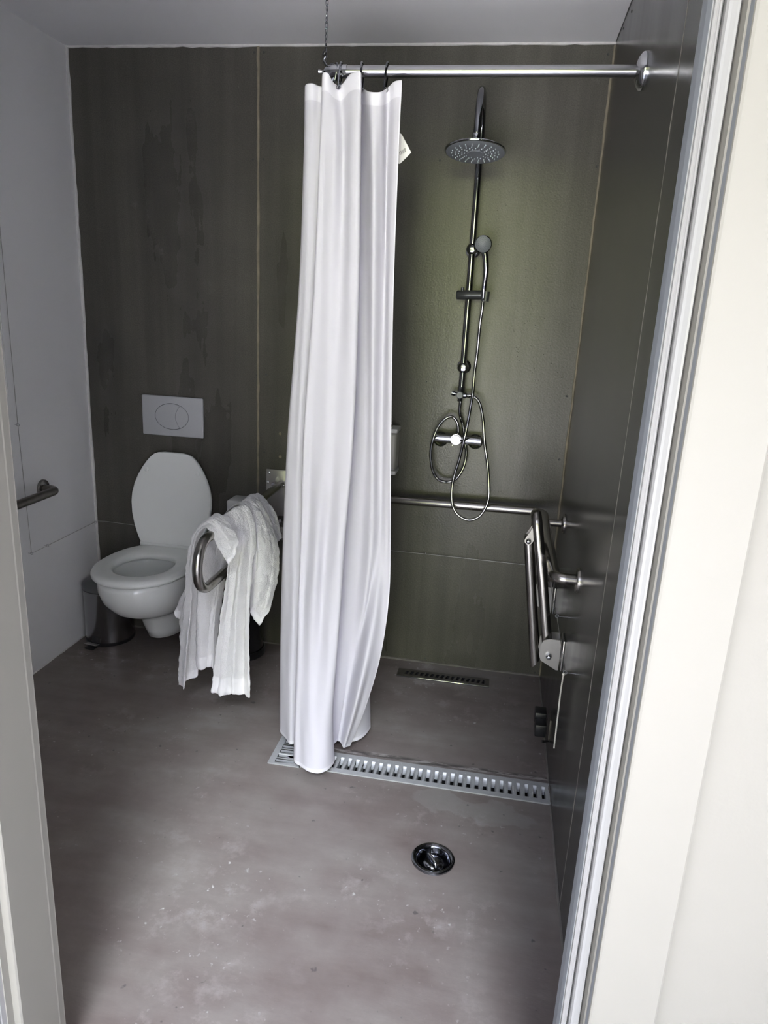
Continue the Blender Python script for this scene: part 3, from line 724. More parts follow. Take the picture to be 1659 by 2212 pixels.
for s_ in (-1, 1):
    obj('cap_nut', lathe([(0.0085, 0.0), (0.0085, 0.007), (0.006, 0.0125), (0.0, 0.015)], (AX + s_ * 0.025, YB - 0.034, 0.745), (s_, 0, 0), 16), M_chrome, bt)
path = [Vector((AX, YB - 0.030, 0.745)), Vector((AX, 2.35, 0.745))]
yc, zc, rr = 2.018, 0.6625, 0.0825
for k in range(25):
    a = PI / 2 + PI * k / 24
    path.append(Vector((AX, yc + rr * math.cos(a), zc + rr * math.sin(a))))
path += [Vector((AX, 2.35, 0.580)), Vector((AX, YB - 0.020, 0.580))]
obj('u_tube', tube(path, 0.0160, 24), M_steel, ar)
# slanted rubber-tipped end of the lower tube against the plate
obj('end_stop', prism([(AX - 0.015, YB - 0.006, 0.603), (AX - 0.015, YB - 0.045, 0.592), (AX - 0.015, YB - 0.045, 0.566), (AX - 0.015, YB - 0.006, 0.560)], (0.034, 0, 0)), M_darkmetal, ar, smooth=False)
# partly covered lettering on the plate
def text_obj(name, s, size, loc, rot, m, parent=None, ext=0.0003):
    cu = bpy.data.curves.new(name, 'FONT'); cu.body = s; cu.size = size; cu.extrude = ext; cu.align_x = 'CENTER'; cu.align_y = 'CENTER'
    tmp = bpy.data.objects.new(name + '_t', cu); COL.objects.link(tmp)
    dg = bpy.context.evaluated_depsgraph_get()
    me = bpy.data.meshes.new_from_object(tmp.evaluated_get(dg))
    bpy.data.objects.remove(tmp, do_unlink=True)
    me.transform(Matrix.Translation(loc) @ rot.to_4x4())
    me.materials.clear(); me.materials.append(m)
    o = bpy.data.objects.new(name, me); COL.objects.link(o)
    if parent is not None: o.parent = parent
    return o
Rw = Matrix.Rotation(PI / 2, 4, 'X')
text_obj('lettering', 'GER', 0.0125, Vector((-0.884, YB - 0.0065, 0.525)), Rw, M_ink, pl)
settle(ar)

# ---------------------------------------------------------------- wall grab bar on the left
def flange(name, c, axis, r=0.036, parent=None, m=None):
    return obj(name, lathe([(r, 0.0), (r, 0.004), (r - 0.003, 0.0085), (r * 0.62, 0.0115), (r * 0.5, 0.012)], c, axis, 36), m or M_steel, parent)
gb = thing('grab_bar', 'short steel grab bar on the white left wall', 'grab bar', (XL, 2.10, 0.728))
flange('flange', (XL, 2.448, 0.728), (1, 0, 0), 0.036, gb)
obj('bar', tube(fillet([(XL + 0.004, 2.444, 0.728), (XL + 0.066, 2.444, 0.728), (XL + 0.066, 1.78, 0.728), (XL + 0.004, 1.78, 0.728)], 0.040, 10), 0.0165, 20), M_darkmetal, gb)
flange('flange', (XL, 1.78, 0.728), (1, 0, 0), 0.036, gb)
settle(gb)

# ---------------------------------------------------------------- corner shower rail
cr = thing('corner_rail', 'steel shower grab rail running along back wall and round the right corner', 'grab rail', (0.0, YB, 0.74))
pts = [(-0.62, YB - 0.004, 0.735), (-0.62, 2.725, 0.735), (0.200, 2.725, 0.741), (0.200, 1.996, 0.738), (XR - 0.004, 1.996, 0.738)]
obj('rail', tube(fillet(pts, 0.050, 12), 0.0165, 22), M_steel, cr)
flange('flange', (XR, 1.996, 0.738), (-1, 0, 0), 0.037, cr)
flange('flange', (XR, 2.580, 0.742), (-1, 0, 0), 0.037, cr)
flange('flange', (-0.62, YB, 0.735), (0, -1, 0), 0.037, cr)
obj('stub', tube([(XR - 0.006, 2.580, 0.742), (0.205, 2.580, 0.741)], 0.0135, 18), M_steel, cr)
settle(cr)

# ---------------------------------------------------------------- folded shower support frame on the right wall
fs = thing('folding_frame', 'folded steel shower support frame with hanging leg on the right wall', 'folding frame', (XR, 2.2, 0.44))
TA = [(0.222, 2.150, 0.425), (0.180, 2.165, 0.66), (0.143, 2.180, 0.858), (0.139, 2.215, 0.872), (0.147, 2.260, 0.835), (0.158, 2.39, 0.69), (0.226, 2.600, 0.445)]
obj('frame_tube', tube(fillet(TA, 0.030, 8), 0.0165, 22), M_steel, fs)
def bracket(y0, y1, zc, zs=1.0):
    for yy in (y0, y1):
        poly = [(XR - 0.012, 0.052), (XR - 0.045, 0.052), (XR - 0.066, 0.046), (XR - 0.074, 0.030), (XR - 0.076, -0.006), (XR - 0.070, -0.024), (XR - 0.020, -0.052), (XR - 0.012, -0.052)]
        obj('hinge_plate', prism([(x, yy, zc + z * zs) for x, z in poly], (0, 0.0035, 0)), M_steelplate, fs, smooth=False)
    obj('wall_pad', box((XR - 0.003, (y0 + y1) / 2, zc), (0.006, (y1 - y0) + 0.012, 0.104), 0.002), M_steelplate, fs)
    b_ = obj('hinge_bolt', tube([(0.222, y0 - 0.006, zc - 0.006), (0.222, y1 + 0.008, zc - 0.006)], 0.005, 12), M_darkmetal, fs)
    obj('cap_nut', lathe([(0.0095, 0.0), (0.0095, 0.004), (0.0085, 0.010), (0.005, 0.0145), (0.0, 0.0155)], (0.222, y0 - 0.001, zc - 0.006), (0, -1, 0), 18), M_chrome, b_)
bracket(2.118, 2.176, 0.436)
bracket(2.572, 2.630, 0.440)
# link plate and hanging leg with its slanted foot
lt = Vector((0.125, 2.190, 0.784)); lb_ = Vector((0.189, 2.190, 0.365))
lgp = bmesh.new()
add_tube(lgp, [lt + Vector((0.001, 0, 0.018)), lt, lb_], 0.0150, 20)
for v in lgp.verts:      # mitre the lower end
    if (v.co - lb_).length < 0.03: v.co.z += (v.co.x - lb_.x) * 1.1
obj('leg', lgp, M_steel, fs)
p1 = Vector((0.124, 2.175, 0.788)); p2 = Vector((0.147, 2.175, 0.832))
dv = (p2 - p1).normalized(); pv = Vector((-dv.z, 0, dv.x))
poly = [p1 + Vector((0.0125 * math.cos(a), 0, 0.0125 * math.sin(a))) for a in [math.atan2(pv.z, pv.x) + PI * k / 8 for k in range(9)]]
poly += [p2 - pv * 0.0125, p2 + pv * 0.0125]
for yy in (2.172, 2.207):
    lk = obj('link_plate', prism([(p.x, yy, p.z) for p in poly], (0, 0.003, 0)), mat('bright_link_steel', (0.46, 0.44, 0.42), 0.5, metal=0.5), fs, smooth=False)
    if yy < 2.2: obj('cap_nut', lathe([(0.0085, 0.0), (0.0085, 0.004), (0.0075, 0.009), (0.0045, 0.013), (0.0, 0.014)], (p1.x, 2.172, p1.z), (0, -1, 0), 18), M_darkchrome, lk)
settle(fs)

# catch near the floor for the leg
q = (0.243, 2.285, 0.098)
ct = thing('wall_catch', 'small black block catch low on the right wall near the floor', 'wall catch', (XR, q[1], q[2]))
obj('block', box((0.236, 2.285, 0.120), (0.040, 0.050, 0.040), 0.004), M_black, ct)
obj('block_front', box((0.236, 2.235, 0.100), (0.038, 0.050, 0.045), 0.004), M_black, ct)
obj('clip_plate', prism([(XR - 0.003, 2.22, 0.065), (XR - 0.003, 2.30, 0.065), (XR - 0.003, 2.31, 0.11), (XR - 0.003, 2.27, 0.150), (XR - 0.003, 2.23, 0.135)], (0.0025, 0, 0)), M_darkmetal, ct, smooth=False)
obj('screw', tube([(0.243, 2.205, 0.066), (0.266, 2.215, 0.064)], 0.0035, 8, radii=[0.005, 0.003]), M_chrome, ct)
settle(ct)

# ---------------------------------------------------------------- shower column
RX, RY = -0.154, 2.736
sc_ = thing('shower_column', 'chrome riser pipe with curved arm and round overhead shower rose', 'shower column', (RX, YB, 1.17))
top = [Vector((RX, RY, 1.165)), Vector((RX, RY, 2.060))]
yc2 = RY - 0.115
for k in range(19):
    a = PI * k / 18
    top.append(Vector((RX - 0.0, yc2 + 0.115 * math.cos(a), 2.060 + 0.108 * math.sin(a))))
top.append(Vector((RX, RY - 0.231, 2.020)))
obj('riser_pipe', tube(top, 0.0118, 20), M_darkchrome, sc_)
HC = Vector((-0.1555, 2.506, 1.972))
tilt = Matrix.Rotation(math.radians(-9), 3, 'X'); up_ = tilt @ Vector((0, 0, 1))
obj('collar', lathe([(0.0, 0.052), (0.014, 0.052), (0.0145, 0.040), (0.013, 0.034), (0.0125, 0.028), (0.020, 0.026), (0.0215, 0.020), (0.0215, 0.008), (0.024, 0.004)], HC, up_, 28), M_chrome, sc_)
hd = obj('rose', lathe([(0.0, 0.010), (0.030, 0.009), (0.060, 0.006), (0.088, 0.001), (0.0965, -0.003), (0.0985, -0.006), (0.0975, -0.009), (0.094, -0.010)], HC, up_, 64), M_chrome, sc_)
obj('spray_face', lathe([(0.094, -0.0098), (0.092, -0.0112), (0.06, -0.0122), (0.0, -0.0128)], HC, up_, 56), M_greyface, hd)
bm = bmesh.new(); uu, vv = frame_of(up_)
for (r_, n_, ph) in ((0.034, 10, 0.1), (0.043, 14, 0.3), (0.053, 18, 0.0), (0.064, 20, 0.2), (0.075, 22, 0.05)):
    for k in range(n_):
        a = 2 * PI * k / n_ + ph
        add_lathe(bm, [(0.0019, 0.0), (0.0013, -0.0035), (0.0, -0.004)], HC + uu * (r_ * math.cos(a)) + vv * (r_ * math.sin(a)) + up_ * (-0.0118), up_, 6)
obj('nozzles', bm, M_nozzle, hd)
obj('centre_cap', lathe([(0.026, -0.012), (0.024, -0.0145), (0.0, -0.016)], HC, up_, 28), M_greyface, hd)
for z in (1.692, 1.271):
    bl = obj('wall_mount', lathe([(0.0, 0.0), (0.012, 0.002), (0.0185, 0.010), (0.0210, 0.020), (0.0185, 0.031), (0.012, 0.038), (0.0095, 0.041), (0.0095, YB - RY + 0.021)], (RX, RY - 0.021, z), (0, 1, 0), 32), M_darkchrome, sc_)
    obj('escutcheon', lathe([(0.0265, 0.0), (0.0270, 0.003), (0.0235, 0.007), (0.014, 0.010), (0.009, 0.0105)], (RX, YB, z), (0, -1, 0), 36), M_chrome, bl)
# slider that carries the hand shower
SZ = 1.531
sl = obj('slider', tube([(-0.197, 2.708, SZ), (-0.193, 2.708, SZ), (-0.148, 2.708, SZ + 0.002), (-0.1475, 2.708, SZ + 0.002), (-0.100, 2.704, SZ + 0.004), (-0.098, 2.704, SZ + 0.004)], 0.016, 20, radii=[0.013, 0.0158, 0.0165, 0.0158, 0.0158, 0.013]), M_charcoal, sc_)
obj('slider_knob', tube([(-0.176, 2.704, SZ + 0.012), (-0.176, 2.702, SZ + 0.027)], 0.006, 12), M_charcoal, sl)
obj('cradle', tube([(-0.091, 2.690, SZ - 0.018), (-0.089, 2.690, SZ + 0.016)], 0.0125, 16), M_charcoal, sl)
obj('cradle_edge', tube([(-0.083, 2.679, SZ - 0.014), (-0.083, 2.679, SZ + 0.014)], 0.0016, 8), M_chrome, sl)
# diverter
DZ = 1.170
dvt = obj('diverter', lathe([(0.0, 0.0), (0.011, 0.0), (0.0135, 0.003), (0.0135, 0.034), (0.011, 0.038)], (RX - 0.0035, RY - 0.024, DZ), (0, 1, 0), 24), M_greyface, sc_)
obj('diverter_lever', tube([(RX - 0.012, RY, DZ + 0.001), (RX - 0.022, RY, DZ + 0.002), (RX - 0.024, RY, DZ + 0.002), (RX - 0.036, RY, DZ + 0.004)], 0.01, 18, radii=[0.006, 0.006, 0.0095, 0.0090]), M_darkchrome, dvt)
obj('outlet', tube([(RX + 0.008, RY, DZ - 0.002), (RX + 0.020, RY, DZ - 0.002), (RX + 0.021, RY, DZ - 0.002), (RX + 0.034, RY - 0.006, DZ - 0.003)], 0.008, 16, radii=[0.010, 0.010, 0.0075, 0.007]), M_darkchrome, dvt)
obj('pipe_nut', tube([(RX, RY, DZ + 0.012), (RX, RY, DZ + 0.030)], 0.0135, 8), M_darkchrome, sc_)
obj('hose_nut', tube([(RX - 0.002, RY - 0.004, DZ - 0.012), (RX - 0.003, RY - 0.006, DZ - 0.026)], 0.0095, 8), M_darkchrome, dvt)
settle(sc_)

# ribbed metal hoses
def hose(name, pts, r=0.0062, parent=None):
    P = catmull(pts, 10)
    # even spacing
    out = [P[0]]; acc = 0; step = 0.0013
    for a, b in zip(P[:-1], P[1:]):
        d = (b - a).length
        if d < 1e-7: continue
        t_ = step - acc
        while t_ <= d:
            out.append(a.lerp(b, t_ / d)); t_ += step
        acc = (acc + d) % step if d >= step - acc else acc + d
    rad = [r * (1.0 if i % 2 else 0.82) for i in range(len(out))]
    return obj(name, tube(out, r, 10, radii=rad), M_chrome_hose, parent, autosmooth=80)
M_chrome_hose = mat('hose_metal', (0.30, 0.30, 0.31), 0.2, metal=1.0)

# mixer
mx_ = thing('shower_mixer', 'chrome bar shower mixer with round control knob on back wall', 'mixer tap', (-0.155, YB, 0.99))
for x in (-0.224, -0.087):
    obj('escutcheon', lathe([(0.028, 0.0), (0.030, 0.004), (0.0285, 0.012), (0.022, 0.020), (0.016, 0.022), (0.014, 0.06)], (x, YB, 0.984), (0, -1, 0), 36), mat('dark_escutcheon', (0.10, 0.105, 0.11), 0.18, metal=0.8), mx_)
obj('body', tube([(-0.2450, 2.735, 0.998), (-0.2445, 2.735, 0.998), (-0.170, 2.735, 0.997), (-0.1685, 2.735, 0.997), (-0.145, 2.735, 0.997), (-0.1435, 2.735, 0.997), (-0.0640, 2.735, 0.996), (-0.0632, 2.735, 0.996)], 0.0165, 28,
    radii=[0.0145, 0.0165, 0.0165, 0.0195, 0.0195, 0.0165, 0.0165, 0.0145]), M_chrome, mx_)
M_knob = mat('satin_knob', (0.30, 0.30, 0.305), 0.22, metal=1.0)
kb = obj('knob', lathe([(0.0, 0.0), (0.017, 0.0), (0.0178, 0.001), (0.0182, 0.0035), (0.0205, 0.0035), (0.0215, 0.006), (0.0205, 0.030), (0.018, 0.034)], (-0.158, 2.690, 1.003), (0, 1, 0.06), 36), M_knob, mx_)
obj('knob_cap', lathe([(0.0, -0.0012), (0.0145, -0.001), (0.0150, 0.0005)], (-0.158, 2.690, 1.003), (0, 1, 0.06), 32), M_knob, kb)
obj('knob_lever', tube([(-0.165, 2.700, 0.989), (-0.171, 2.698, 0.977)], 0.004, 12, radii=[0.004, 0.0035]), M_chrome, kb)
obj('knob_nub', tube([(-0.141, 2.698, 1.001), (-0.133, 2.698, 1.000)], 0.005, 12, radii=[0.007, 0.003]), M_chrome, kb)
obj('outlet', tube([(-0.156, 2.735, 1.010), (-0.156, 2.733, 1.028)], 0.008, 10), M_darkchrome, mx_)
hp = [(-0.152, 2.730, 1.019), (-0.157, 2.728, 1.056), (-0.169, 2.726, 1.077), (-0.185, 2.724, 1.085), (-0.207, 2.720, 1.075), (-0.231, 2.710, 1.043), (-0.245, 2.703, 1.000), (-0.252, 2.710, 0.955), (-0.250, 2.720, 0.909), (-0.239, 2.730, 0.863), (-0.219, 2.740, 0.833), (-0.188, 2.745, 0.823), (-0.157, 2.745, 0.832), (-0.136, 2.745, 0.858), (-0.122, 2.750, 0.891), (-0.117, 2.758, 0.935), (-0.124, 2.765, 0.977), (-0.137, 2.765, 1.042), (-0.148, 2.755, 1.075), (-0.155, 2.742, 1.108), (-0.154, 2.733, 1.136), (-0.154, 2.732, 1.150)]
hose('hose', hp, 0.0062, mx_)
settle(mx_)

# hand shower
hs = thing('hand_shower', 'small chrome hand shower with grey spray face held in the riser slider', 'hand shower', (-0.10, 2.68, 1.53))
HN = Vector((0.06, -1, -0.28)).normalized(); HH = Vector((-0.113, 2.655, 1.703))
hd2 = obj('head', lathe([(0.0, -0.014), (0.015, -0.012), (0.027, -0.005), (0.0300, 0.001), (0.0298, 0.004), (0.0275, 0.0055)], HH, HN, 40), M_darkchrome, hs)
fc = obj('spray_face', lathe([(0.0276, 0.0052), (0.026, 0.0065), (0.0, 0.0068)], HH, HN, 36), mat('hand_spray_face', (0.125, 0.135, 0.15), 0.45), hd2)
bm = bmesh.new(); uu, vv = frame_of(HN)
for (r_, n_) in ((0.0, 1), (0.006, 6), (0.0115, 12), (0.017, 17), (0.0225, 22)):
    for k in range(n_):
        a = 2 * PI * k / n_ + r_ * 40
        add_lathe(bm, [(0.00105, 0.0), (0.0008, 0.0009), (0.0, 0.0010)], HH + uu * (r_ * math.cos(a)) + vv * (r_ * math.sin(a)) + HN * 0.0066, HN, 6)
obj('nozzles', bm, mat('dark_nozzle', (0.06, 0.065, 0.075), 0.5), hd2)
hpts = [(-0.109, 2.672, 1.688), (-0.101, 2.672, 1.655), (-0.096, 2.675, 1.616), (-0.098, 2.680, 1.577), (-0.099, 2.686, 1.549), (-0.098, 2.690, 1.514)]
P_ = catmull(hpts, 8); rads = [0.0120 - 0.0035 * min(1, i / (len(P_) * 0.6)) for i in range(len(P_))]
obj('handle', tube(P_, 0.01, 18, radii=rads), M_darkchrome, hs)
hp = [(-0.099, 2.690, 1.511), (-0.099, 2.692, 1.485), (-0.103, 2.700, 1.433), (-0.105, 2.715, 1.333), (-0.109, 2.720, 1.256), (-0.109, 2.715, 1.188), (-0.113, 2.700, 1.127), (-0.120, 2.680, 1.050), (-0.128, 2.678, 0.997), (-0.139, 2.690, 0.929), (-0.155, 2.695, 0.854), (-0.158, 2.690, 0.799), (-0.150, 2.685, 0.745), (-0.125, 2.682, 0.709), (-0.088, 2.682, 0.694), (-0.056, 2.682, 0.703), (-0.032, 2.683, 0.729), (-0.015, 2.685, 0.780), (-0.018, 2.690, 0.839), (-0.031, 2.700, 0.920), (-0.049, 2.705, 0.999), (-0.061, 2.710, 1.077), (-0.076, 2.720, 1.132), (-0.091, 2.725, 1.157), (-0.113, 2.728, 1.169), (-0.132, 2.730, 1.169)]
hose('hose', hp, 0.0062, hs)
settle(hs)

# ---------------------------------------------------------------- curtain rod, chain, rings
RZ, RYY = 2.0495, 2.02
rd = thing('curtain_rod', 'aluminium shower curtain rod fixed high on the right wall', 'curtain rod', (XR, RYY, RZ))
obj('rod', tube([(-0.490, RYY, RZ), (XR - 0.006, RYY, RZ)], 0.0138, 24), M_alu, rd)
obj('return_rod', tube([(-0.524, RYY + 0.03, RZ), (-0.524, YB - 0.002, RZ)], 0.0132, 20), M_alu, rd)
eb = obj('elbow', tube(fillet([(-0.470, RYY, RZ), (-0.524, RYY, RZ), (-0.524, RYY + 0.05, RZ)], 0.022, 8), 0.0155, 20), M_chrome, rd)
obj('elbow_screw', tube([(-0.534, RYY + 0.0, RZ), (-0.546, RYY - 0.002, RZ)], 0.003, 8, radii=[0.003, 0.0045]), M_chrome, eb)
fl = obj('flange', lathe([(0.0425, 0.0), (0.0430, 0.003), (0.0405, 0.009), (0.031, 0.016), (0.020, 0.020), (0.0155, 0.021)], (XR, RYY, RZ), (-1, 0, 0), 44), M_chrome, rd)
flange('flange', (-0.524, YB, RZ), (0, -1, 0), 0.036, rd, M_chrome)
settle(rd)
# chain from the ceiling: alternate links
ch = bmesh.new(); z = RZ + 0.030; k = 0
while z < H + 0.002:
    a = 0.6 * k; d = Vector((math.cos(a), math.sin(a), 0)) if k % 2 == 0 else Vector((-math.sin(a * 0 + 0.8), math.cos(0.8), 0))
    loop = []
    for j in range(12):
        t_ = 2 * PI * j / 12
        loop.append(Vector((-0.528, RYY, z)) + d * (0.0036 * math.cos(t_)) + Vector((0, 0, 0.0085 * math.sin(t_))))
    add_tube(ch, loop, 0.0011, 6, closed=True)
    z += 0.0125; k += 1
cho = obj('hanging_chain', ch, M_darkchrome)
tag(cho, 'thin steel chain hanging from the ceiling to the end of the curtain rod', 'chain')
hk = obj('hook', tube(catmull([(-0.528, RYY, RZ + 0.034), (-0.533, RYY, RZ + 0.026), (-0.528, RYY, RZ + 0.018), (-0.523, RYY, RZ + 0.012)], 5), 0.0022, 8), M_darkchrome, cho)
obj('knot', lathe([(0, -0.009), (0.005, -0.004), (0.0055, 0.003), (0, 0.009)], (-0.531, RYY, RZ + 0.042), (0.5, 0.2, 0.8), 10), M_black, cho)
# rings
def ring_mesh(lean, fwd=0.0):
    bm = bmesh.new(); pts = []
    for j in range(40):
        t_ = 2 * PI * j / 40
        r = 0.0195 if math.sin(t_) > 0 else 0.0195 * (0.62 + 0.38 * (1 + math.sin(t_)))
        y = r * math.cos(t_); z = 0.0185 * math.sin(t_) if math.sin(t_) > 0 else 0.047 * math.sin(t_)
        pts.append(Vector((lean * z, y + (fwd * z / 0.047 if z < 0 else 0), z)))
    add_tube(bm, pts, 0.0022, 8, closed=True); return bm
ring_spots = [(-0.366, RYY, 0, 0.10, 'metal curtain ring nearest the free right edge of the curtain'),
              (-0.4305, RYY, 0, -0.03, 'metal curtain ring second from the right edge of the curtain'),
              (-0.4855, RYY, 0, 0.0, 'metal curtain ring third from the right, in front of the rod end'),
              (-0.503, RYY + 0.004, 28, 0.15, 'metal curtain ring leaning on the right side of the rod elbow'),
              (-0.516, RYY + 0.010, 45, 0.1, 'metal curtain ring in the middle of the rod elbow cluster'),
              (-0.524, RYY + 0.030, 70, -0.15, 'metal curtain ring on the left side of the rod elbow'),
              (-0.524, RYY + 0.060, 88, 0.1, 'metal curtain ring furthest back behind the rod elbow')]
for (x, y, a, lean, lab) in ring_spots:
    o = obj('curtain_ring', ring_mesh(lean, 0.026 if x == -0.4855 else 0.0), M_darkchrome)
    o.location = (x, y, RZ + 0.0015); o.rotation_euler = (0, 0, math.radians(a))
    tag(o, lab, 'curtain ring', 'rings of the shower curtain')

# ---------------------------------------------------------------- shower curtain
CT = [
    [(-0.3196, 1.985, 2.022), (-0.3196, 1.985, 1.85), (-0.3151, 1.99, 1.5), (-0.3022, 2.0, 1.1), (-0.2896, 2.01, 0.8), (-0.2866, 2.02, 0.6), (-0.3049, 2.03, 0.4), (-0.3485, 2.05, 0.2), (-0.3983, 2.07, 0.035)],
    [(-0.342, 2.0, 2.022), (-0.3377, 2.0, 1.85), (-0.3295, 2.0, 1.5), (-0.3161, 2.01, 1.1), (-0.3068, 2.02, 0.8), (-0.307, 2.02, 0.6), (-0.3253, 2.01, 0.4), (-0.3678, 2.03, 0.2), (-0.4085, 2.05, 0.04)],
    [(-0.3616, 2.02, 2.014), (-0.3573, 2.03, 1.85), (-0.3449, 2.03, 1.5), (-0.3304, 2.03, 1.1), (-0.3242, 2.03, 0.8), (-0.3256, 2.01, 0.6), (-0.3472, 1.985, 0.4), (-0.3815, 2.0, 0.2), (-0.4149, 2.035, 0.045)],
    [(-0.3738, 1.985, 1.994), (-0.3671, 2.0, 1.85), (-0.3562, 2.02, 1.5), (-0.3442, 2.03, 1.1), (-0.3367, 2.02, 0.8), (-0.3498, 2.03, 0.6), (-0.3799, 2.05, 0.4), (-0.4101, 2.06, 0.2), (-0.432, 2.06, 0.05)],
    [(-0.4001, 1.985, 1.994), (-0.3864, 1.985, 1.85), (-0.3733, 2.0, 1.5), (-0.3598, 2.01, 1.1), (-0.3519, 2.01, 0.8), (-0.3626, 2.02, 0.6), (-0.3973, 2.06, 0.4), (-0.425, 2.07, 0.2), (-0.44, 2.06, 0.05)],
    [(-0.4266, 2.03, 2.012), (-0.4123, 2.03, 1.85), (-0.3973, 2.03, 1.5), (-0.3857, 2.03, 1.1), (-0.3865, 2.04, 0.8), (-0.3983, 2.05, 0.6), (-0.4173, 2.06, 0.4), (-0.4322, 2.06, 0.2), (-0.4433, 2.06, 0.05)],
    [(-0.4473, 2.045, 2.02), (-0.437, 2.04, 1.85), (-0.4263, 2.03, 1.5), (-0.4274, 2.03, 1.1), (-0.4424, 2.03, 0.8), (-0.4506, 2.03, 0.6), (-0.4564, 2.03, 0.4), (-0.4588, 2.02, 0.2), (-0.4528, 2.02, 0.05)],
    [(-0.4226, 1.975, 2.034), (-0.4142, 1.965, 1.85), (-0.404, 1.96, 1.5), (-0.4041, 1.96, 1.1), (-0.4168, 1.955, 0.8), (-0.4217, 1.95, 0.6), (-0.4298, 1.95, 0.4), (-0.438, 1.96, 0.2), (-0.4305, 1.975, 0.035)],
    [(-0.4522, 1.985, 2.036), (-0.4375, 1.96, 1.85), (-0.4274, 1.95, 1.5), (-0.4275, 1.95, 1.1), (-0.4386, 1.94, 0.8), (-0.4466, 1.94, 0.6), (-0.4497, 1.935, 0.4), (-0.4502, 1.93, 0.2), (-0.4409, 1.93, 0.03)],
    [(-0.4812, 2.004, 2.015), (-0.4662, 1.99, 1.85), (-0.4599, 1.975, 1.5), (-0.4622, 1.965, 1.1), (-0.4757, 1.965, 0.8), (-0.4807, 1.955, 0.6), (-0.4832, 1.945, 0.4), (-0.4821, 1.925, 0.2), (-0.4666, 1.905, 0.03)],
    [(-0.4974, 1.995, 2.016), (-0.4863, 1.97, 1.85), (-0.4873, 1.965, 1.5), (-0.4909, 1.96, 1.1), (-0.5002, 1.95, 0.8), (-0.5057, 1.94, 0.6), (-0.5101, 1.94, 0.4), (-0.5123, 1.925, 0.2), (-0.5033, 1.905, 0.03)],
    [(-0.51, 1.975, 2.034), (-0.511, 1.975, 1.85), (-0.5145, 1.97, 1.5), (-0.5265, 1.97, 1.1), (-0.5341, 1.97, 0.8), (-0.5389, 1.965, 0.6), (-0.5397, 1.955, 0.4), (-0.5408, 1.945, 0.2), (-0.5366, 1.93, 0.03)],
    [(-0.5271, 1.985, 2.034), (-0.5285, 1.98, 1.85), (-0.5355, 1.975, 1.5), (-0.5541, 1.97, 1.1), (-0.5571, 1.97, 0.8), (-0.5595, 1.965, 0.6), (-0.5622, 1.965, 0.4), (-0.5637, 1.96, 0.2), (-0.5628, 1.95, 0.032)],
    [(-0.5321, 2.035, 2.02), (-0.5326, 2.03, 1.85), (-0.5409, 2.03, 1.5), (-0.5598, 2.03, 1.1), (-0.5641, 2.03, 0.8), (-0.5678, 2.03, 0.6), (-0.5704, 2.03, 0.4), (-0.5717, 2.03, 0.2), (-0.5723, 2.03, 0.04)],
    [(-0.5498, 2.045, 2.024), (-0.5518, 2.03, 1.85), (-0.5584, 2.02, 1.5), (-0.5797, 2.02, 1.1), (-0.5848, 2.02, 0.8), (-0.5907, 2.02, 0.6), (-0.5939, 2.02, 0.4), (-0.5942, 2.02, 0.2), (-0.5936, 2.02, 0.04)],
    [(-0.566, 2.03, 2.026), (-0.5685, 2.03, 1.85), (-0.5787, 2.03, 1.5), (-0.5997, 2.03, 1.1), (-0.6085, 2.03, 0.8), (-0.615, 2.035, 0.6), (-0.6187, 2.04, 0.4), (-0.6195, 2.04, 0.2), (-0.6159, 2.045, 0.04)],
    [(-0.5904, 2.05, 2.026), (-0.5909, 2.05, 1.85), (-0.5994, 2.05, 1.5), (-0.6259, 2.05, 1.1), (-0.6388, 2.06, 0.8), (-0.6459, 2.07, 0.6), (-0.6518, 2.08, 0.4), (-0.6548, 2.085, 0.2), (-0.6549, 2.09, 0.04)],
    [(-0.5983, 2.12, 2.02), (-0.6001, 2.12, 1.85), (-0.6086, 2.13, 1.5), (-0.6355, 2.14, 1.1), (-0.6466, 2.15, 0.8), (-0.6503, 2.15, 0.6), (-0.6542, 2.16, 0.4), (-0.6548, 2.17, 0.2), (-0.6529, 2.17, 0.04)],
    [(-0.583, 2.2, 2.0), (-0.5722, 2.2, 1.85), (-0.5727, 2.21, 1.5), (-0.5727, 2.22, 1.1), (-0.5732, 2.22, 0.8), (-0.5766, 2.22, 0.6), (-0.572, 2.22, 0.4), (-0.5673, 2.22, 0.2), (-0.5463, 2.22, 0.04)],
    [(-0.576, 2.28, 2.02), (-0.5542, 2.27, 1.85), (-0.5365, 2.26, 1.5), (-0.5176, 2.26, 1.1), (-0.4928, 2.25, 0.8), (-0.4642, 2.24, 0.6), (-0.4284, 2.23, 0.4), (-0.3902, 2.22, 0.2), (-0.3711, 2.2, 0.04)],
    [(-0.5511, 2.22, 2.0), (-0.5353, 2.22, 1.85), (-0.5168, 2.22, 1.5), (-0.493, 2.22, 1.1), (-0.4626, 2.2, 0.8), (-0.4304, 2.18, 0.6), (-0.3966, 2.17, 0.4), (-0.3655, 2.17, 0.2), (-0.355, 2.17, 0.035)],
    [(-0.5478, 2.15, 2.01), (-0.5296, 2.15, 1.85), (-0.5147, 2.15, 1.5), (-0.4948, 2.15, 1.1), (-0.4707, 2.14, 0.8), (-0.4508, 2.13, 0.6), (-0.4258, 2.12, 0.4), (-0.4003, 2.11, 0.2), (-0.3846, 2.105, 0.03)],
    [(-0.5485, 2.11, 2.02), (-0.5359, 2.11, 1.85), (-0.5232, 2.11, 1.5), (-0.5073, 2.11, 1.1), (-0.4939, 2.11, 0.8), (-0.4818, 2.11, 0.6), (-0.4638, 2.1, 0.4), (-0.451, 2.1, 0.2), (-0.4465, 2.09, 0.03)]
]
sc_t = thing('shower_curtain', 'long white polyester shower curtain bunched at the end of the rod', 'shower curtain', (-0.45, 2.0, 2.0))
NU, NV = 5, 12
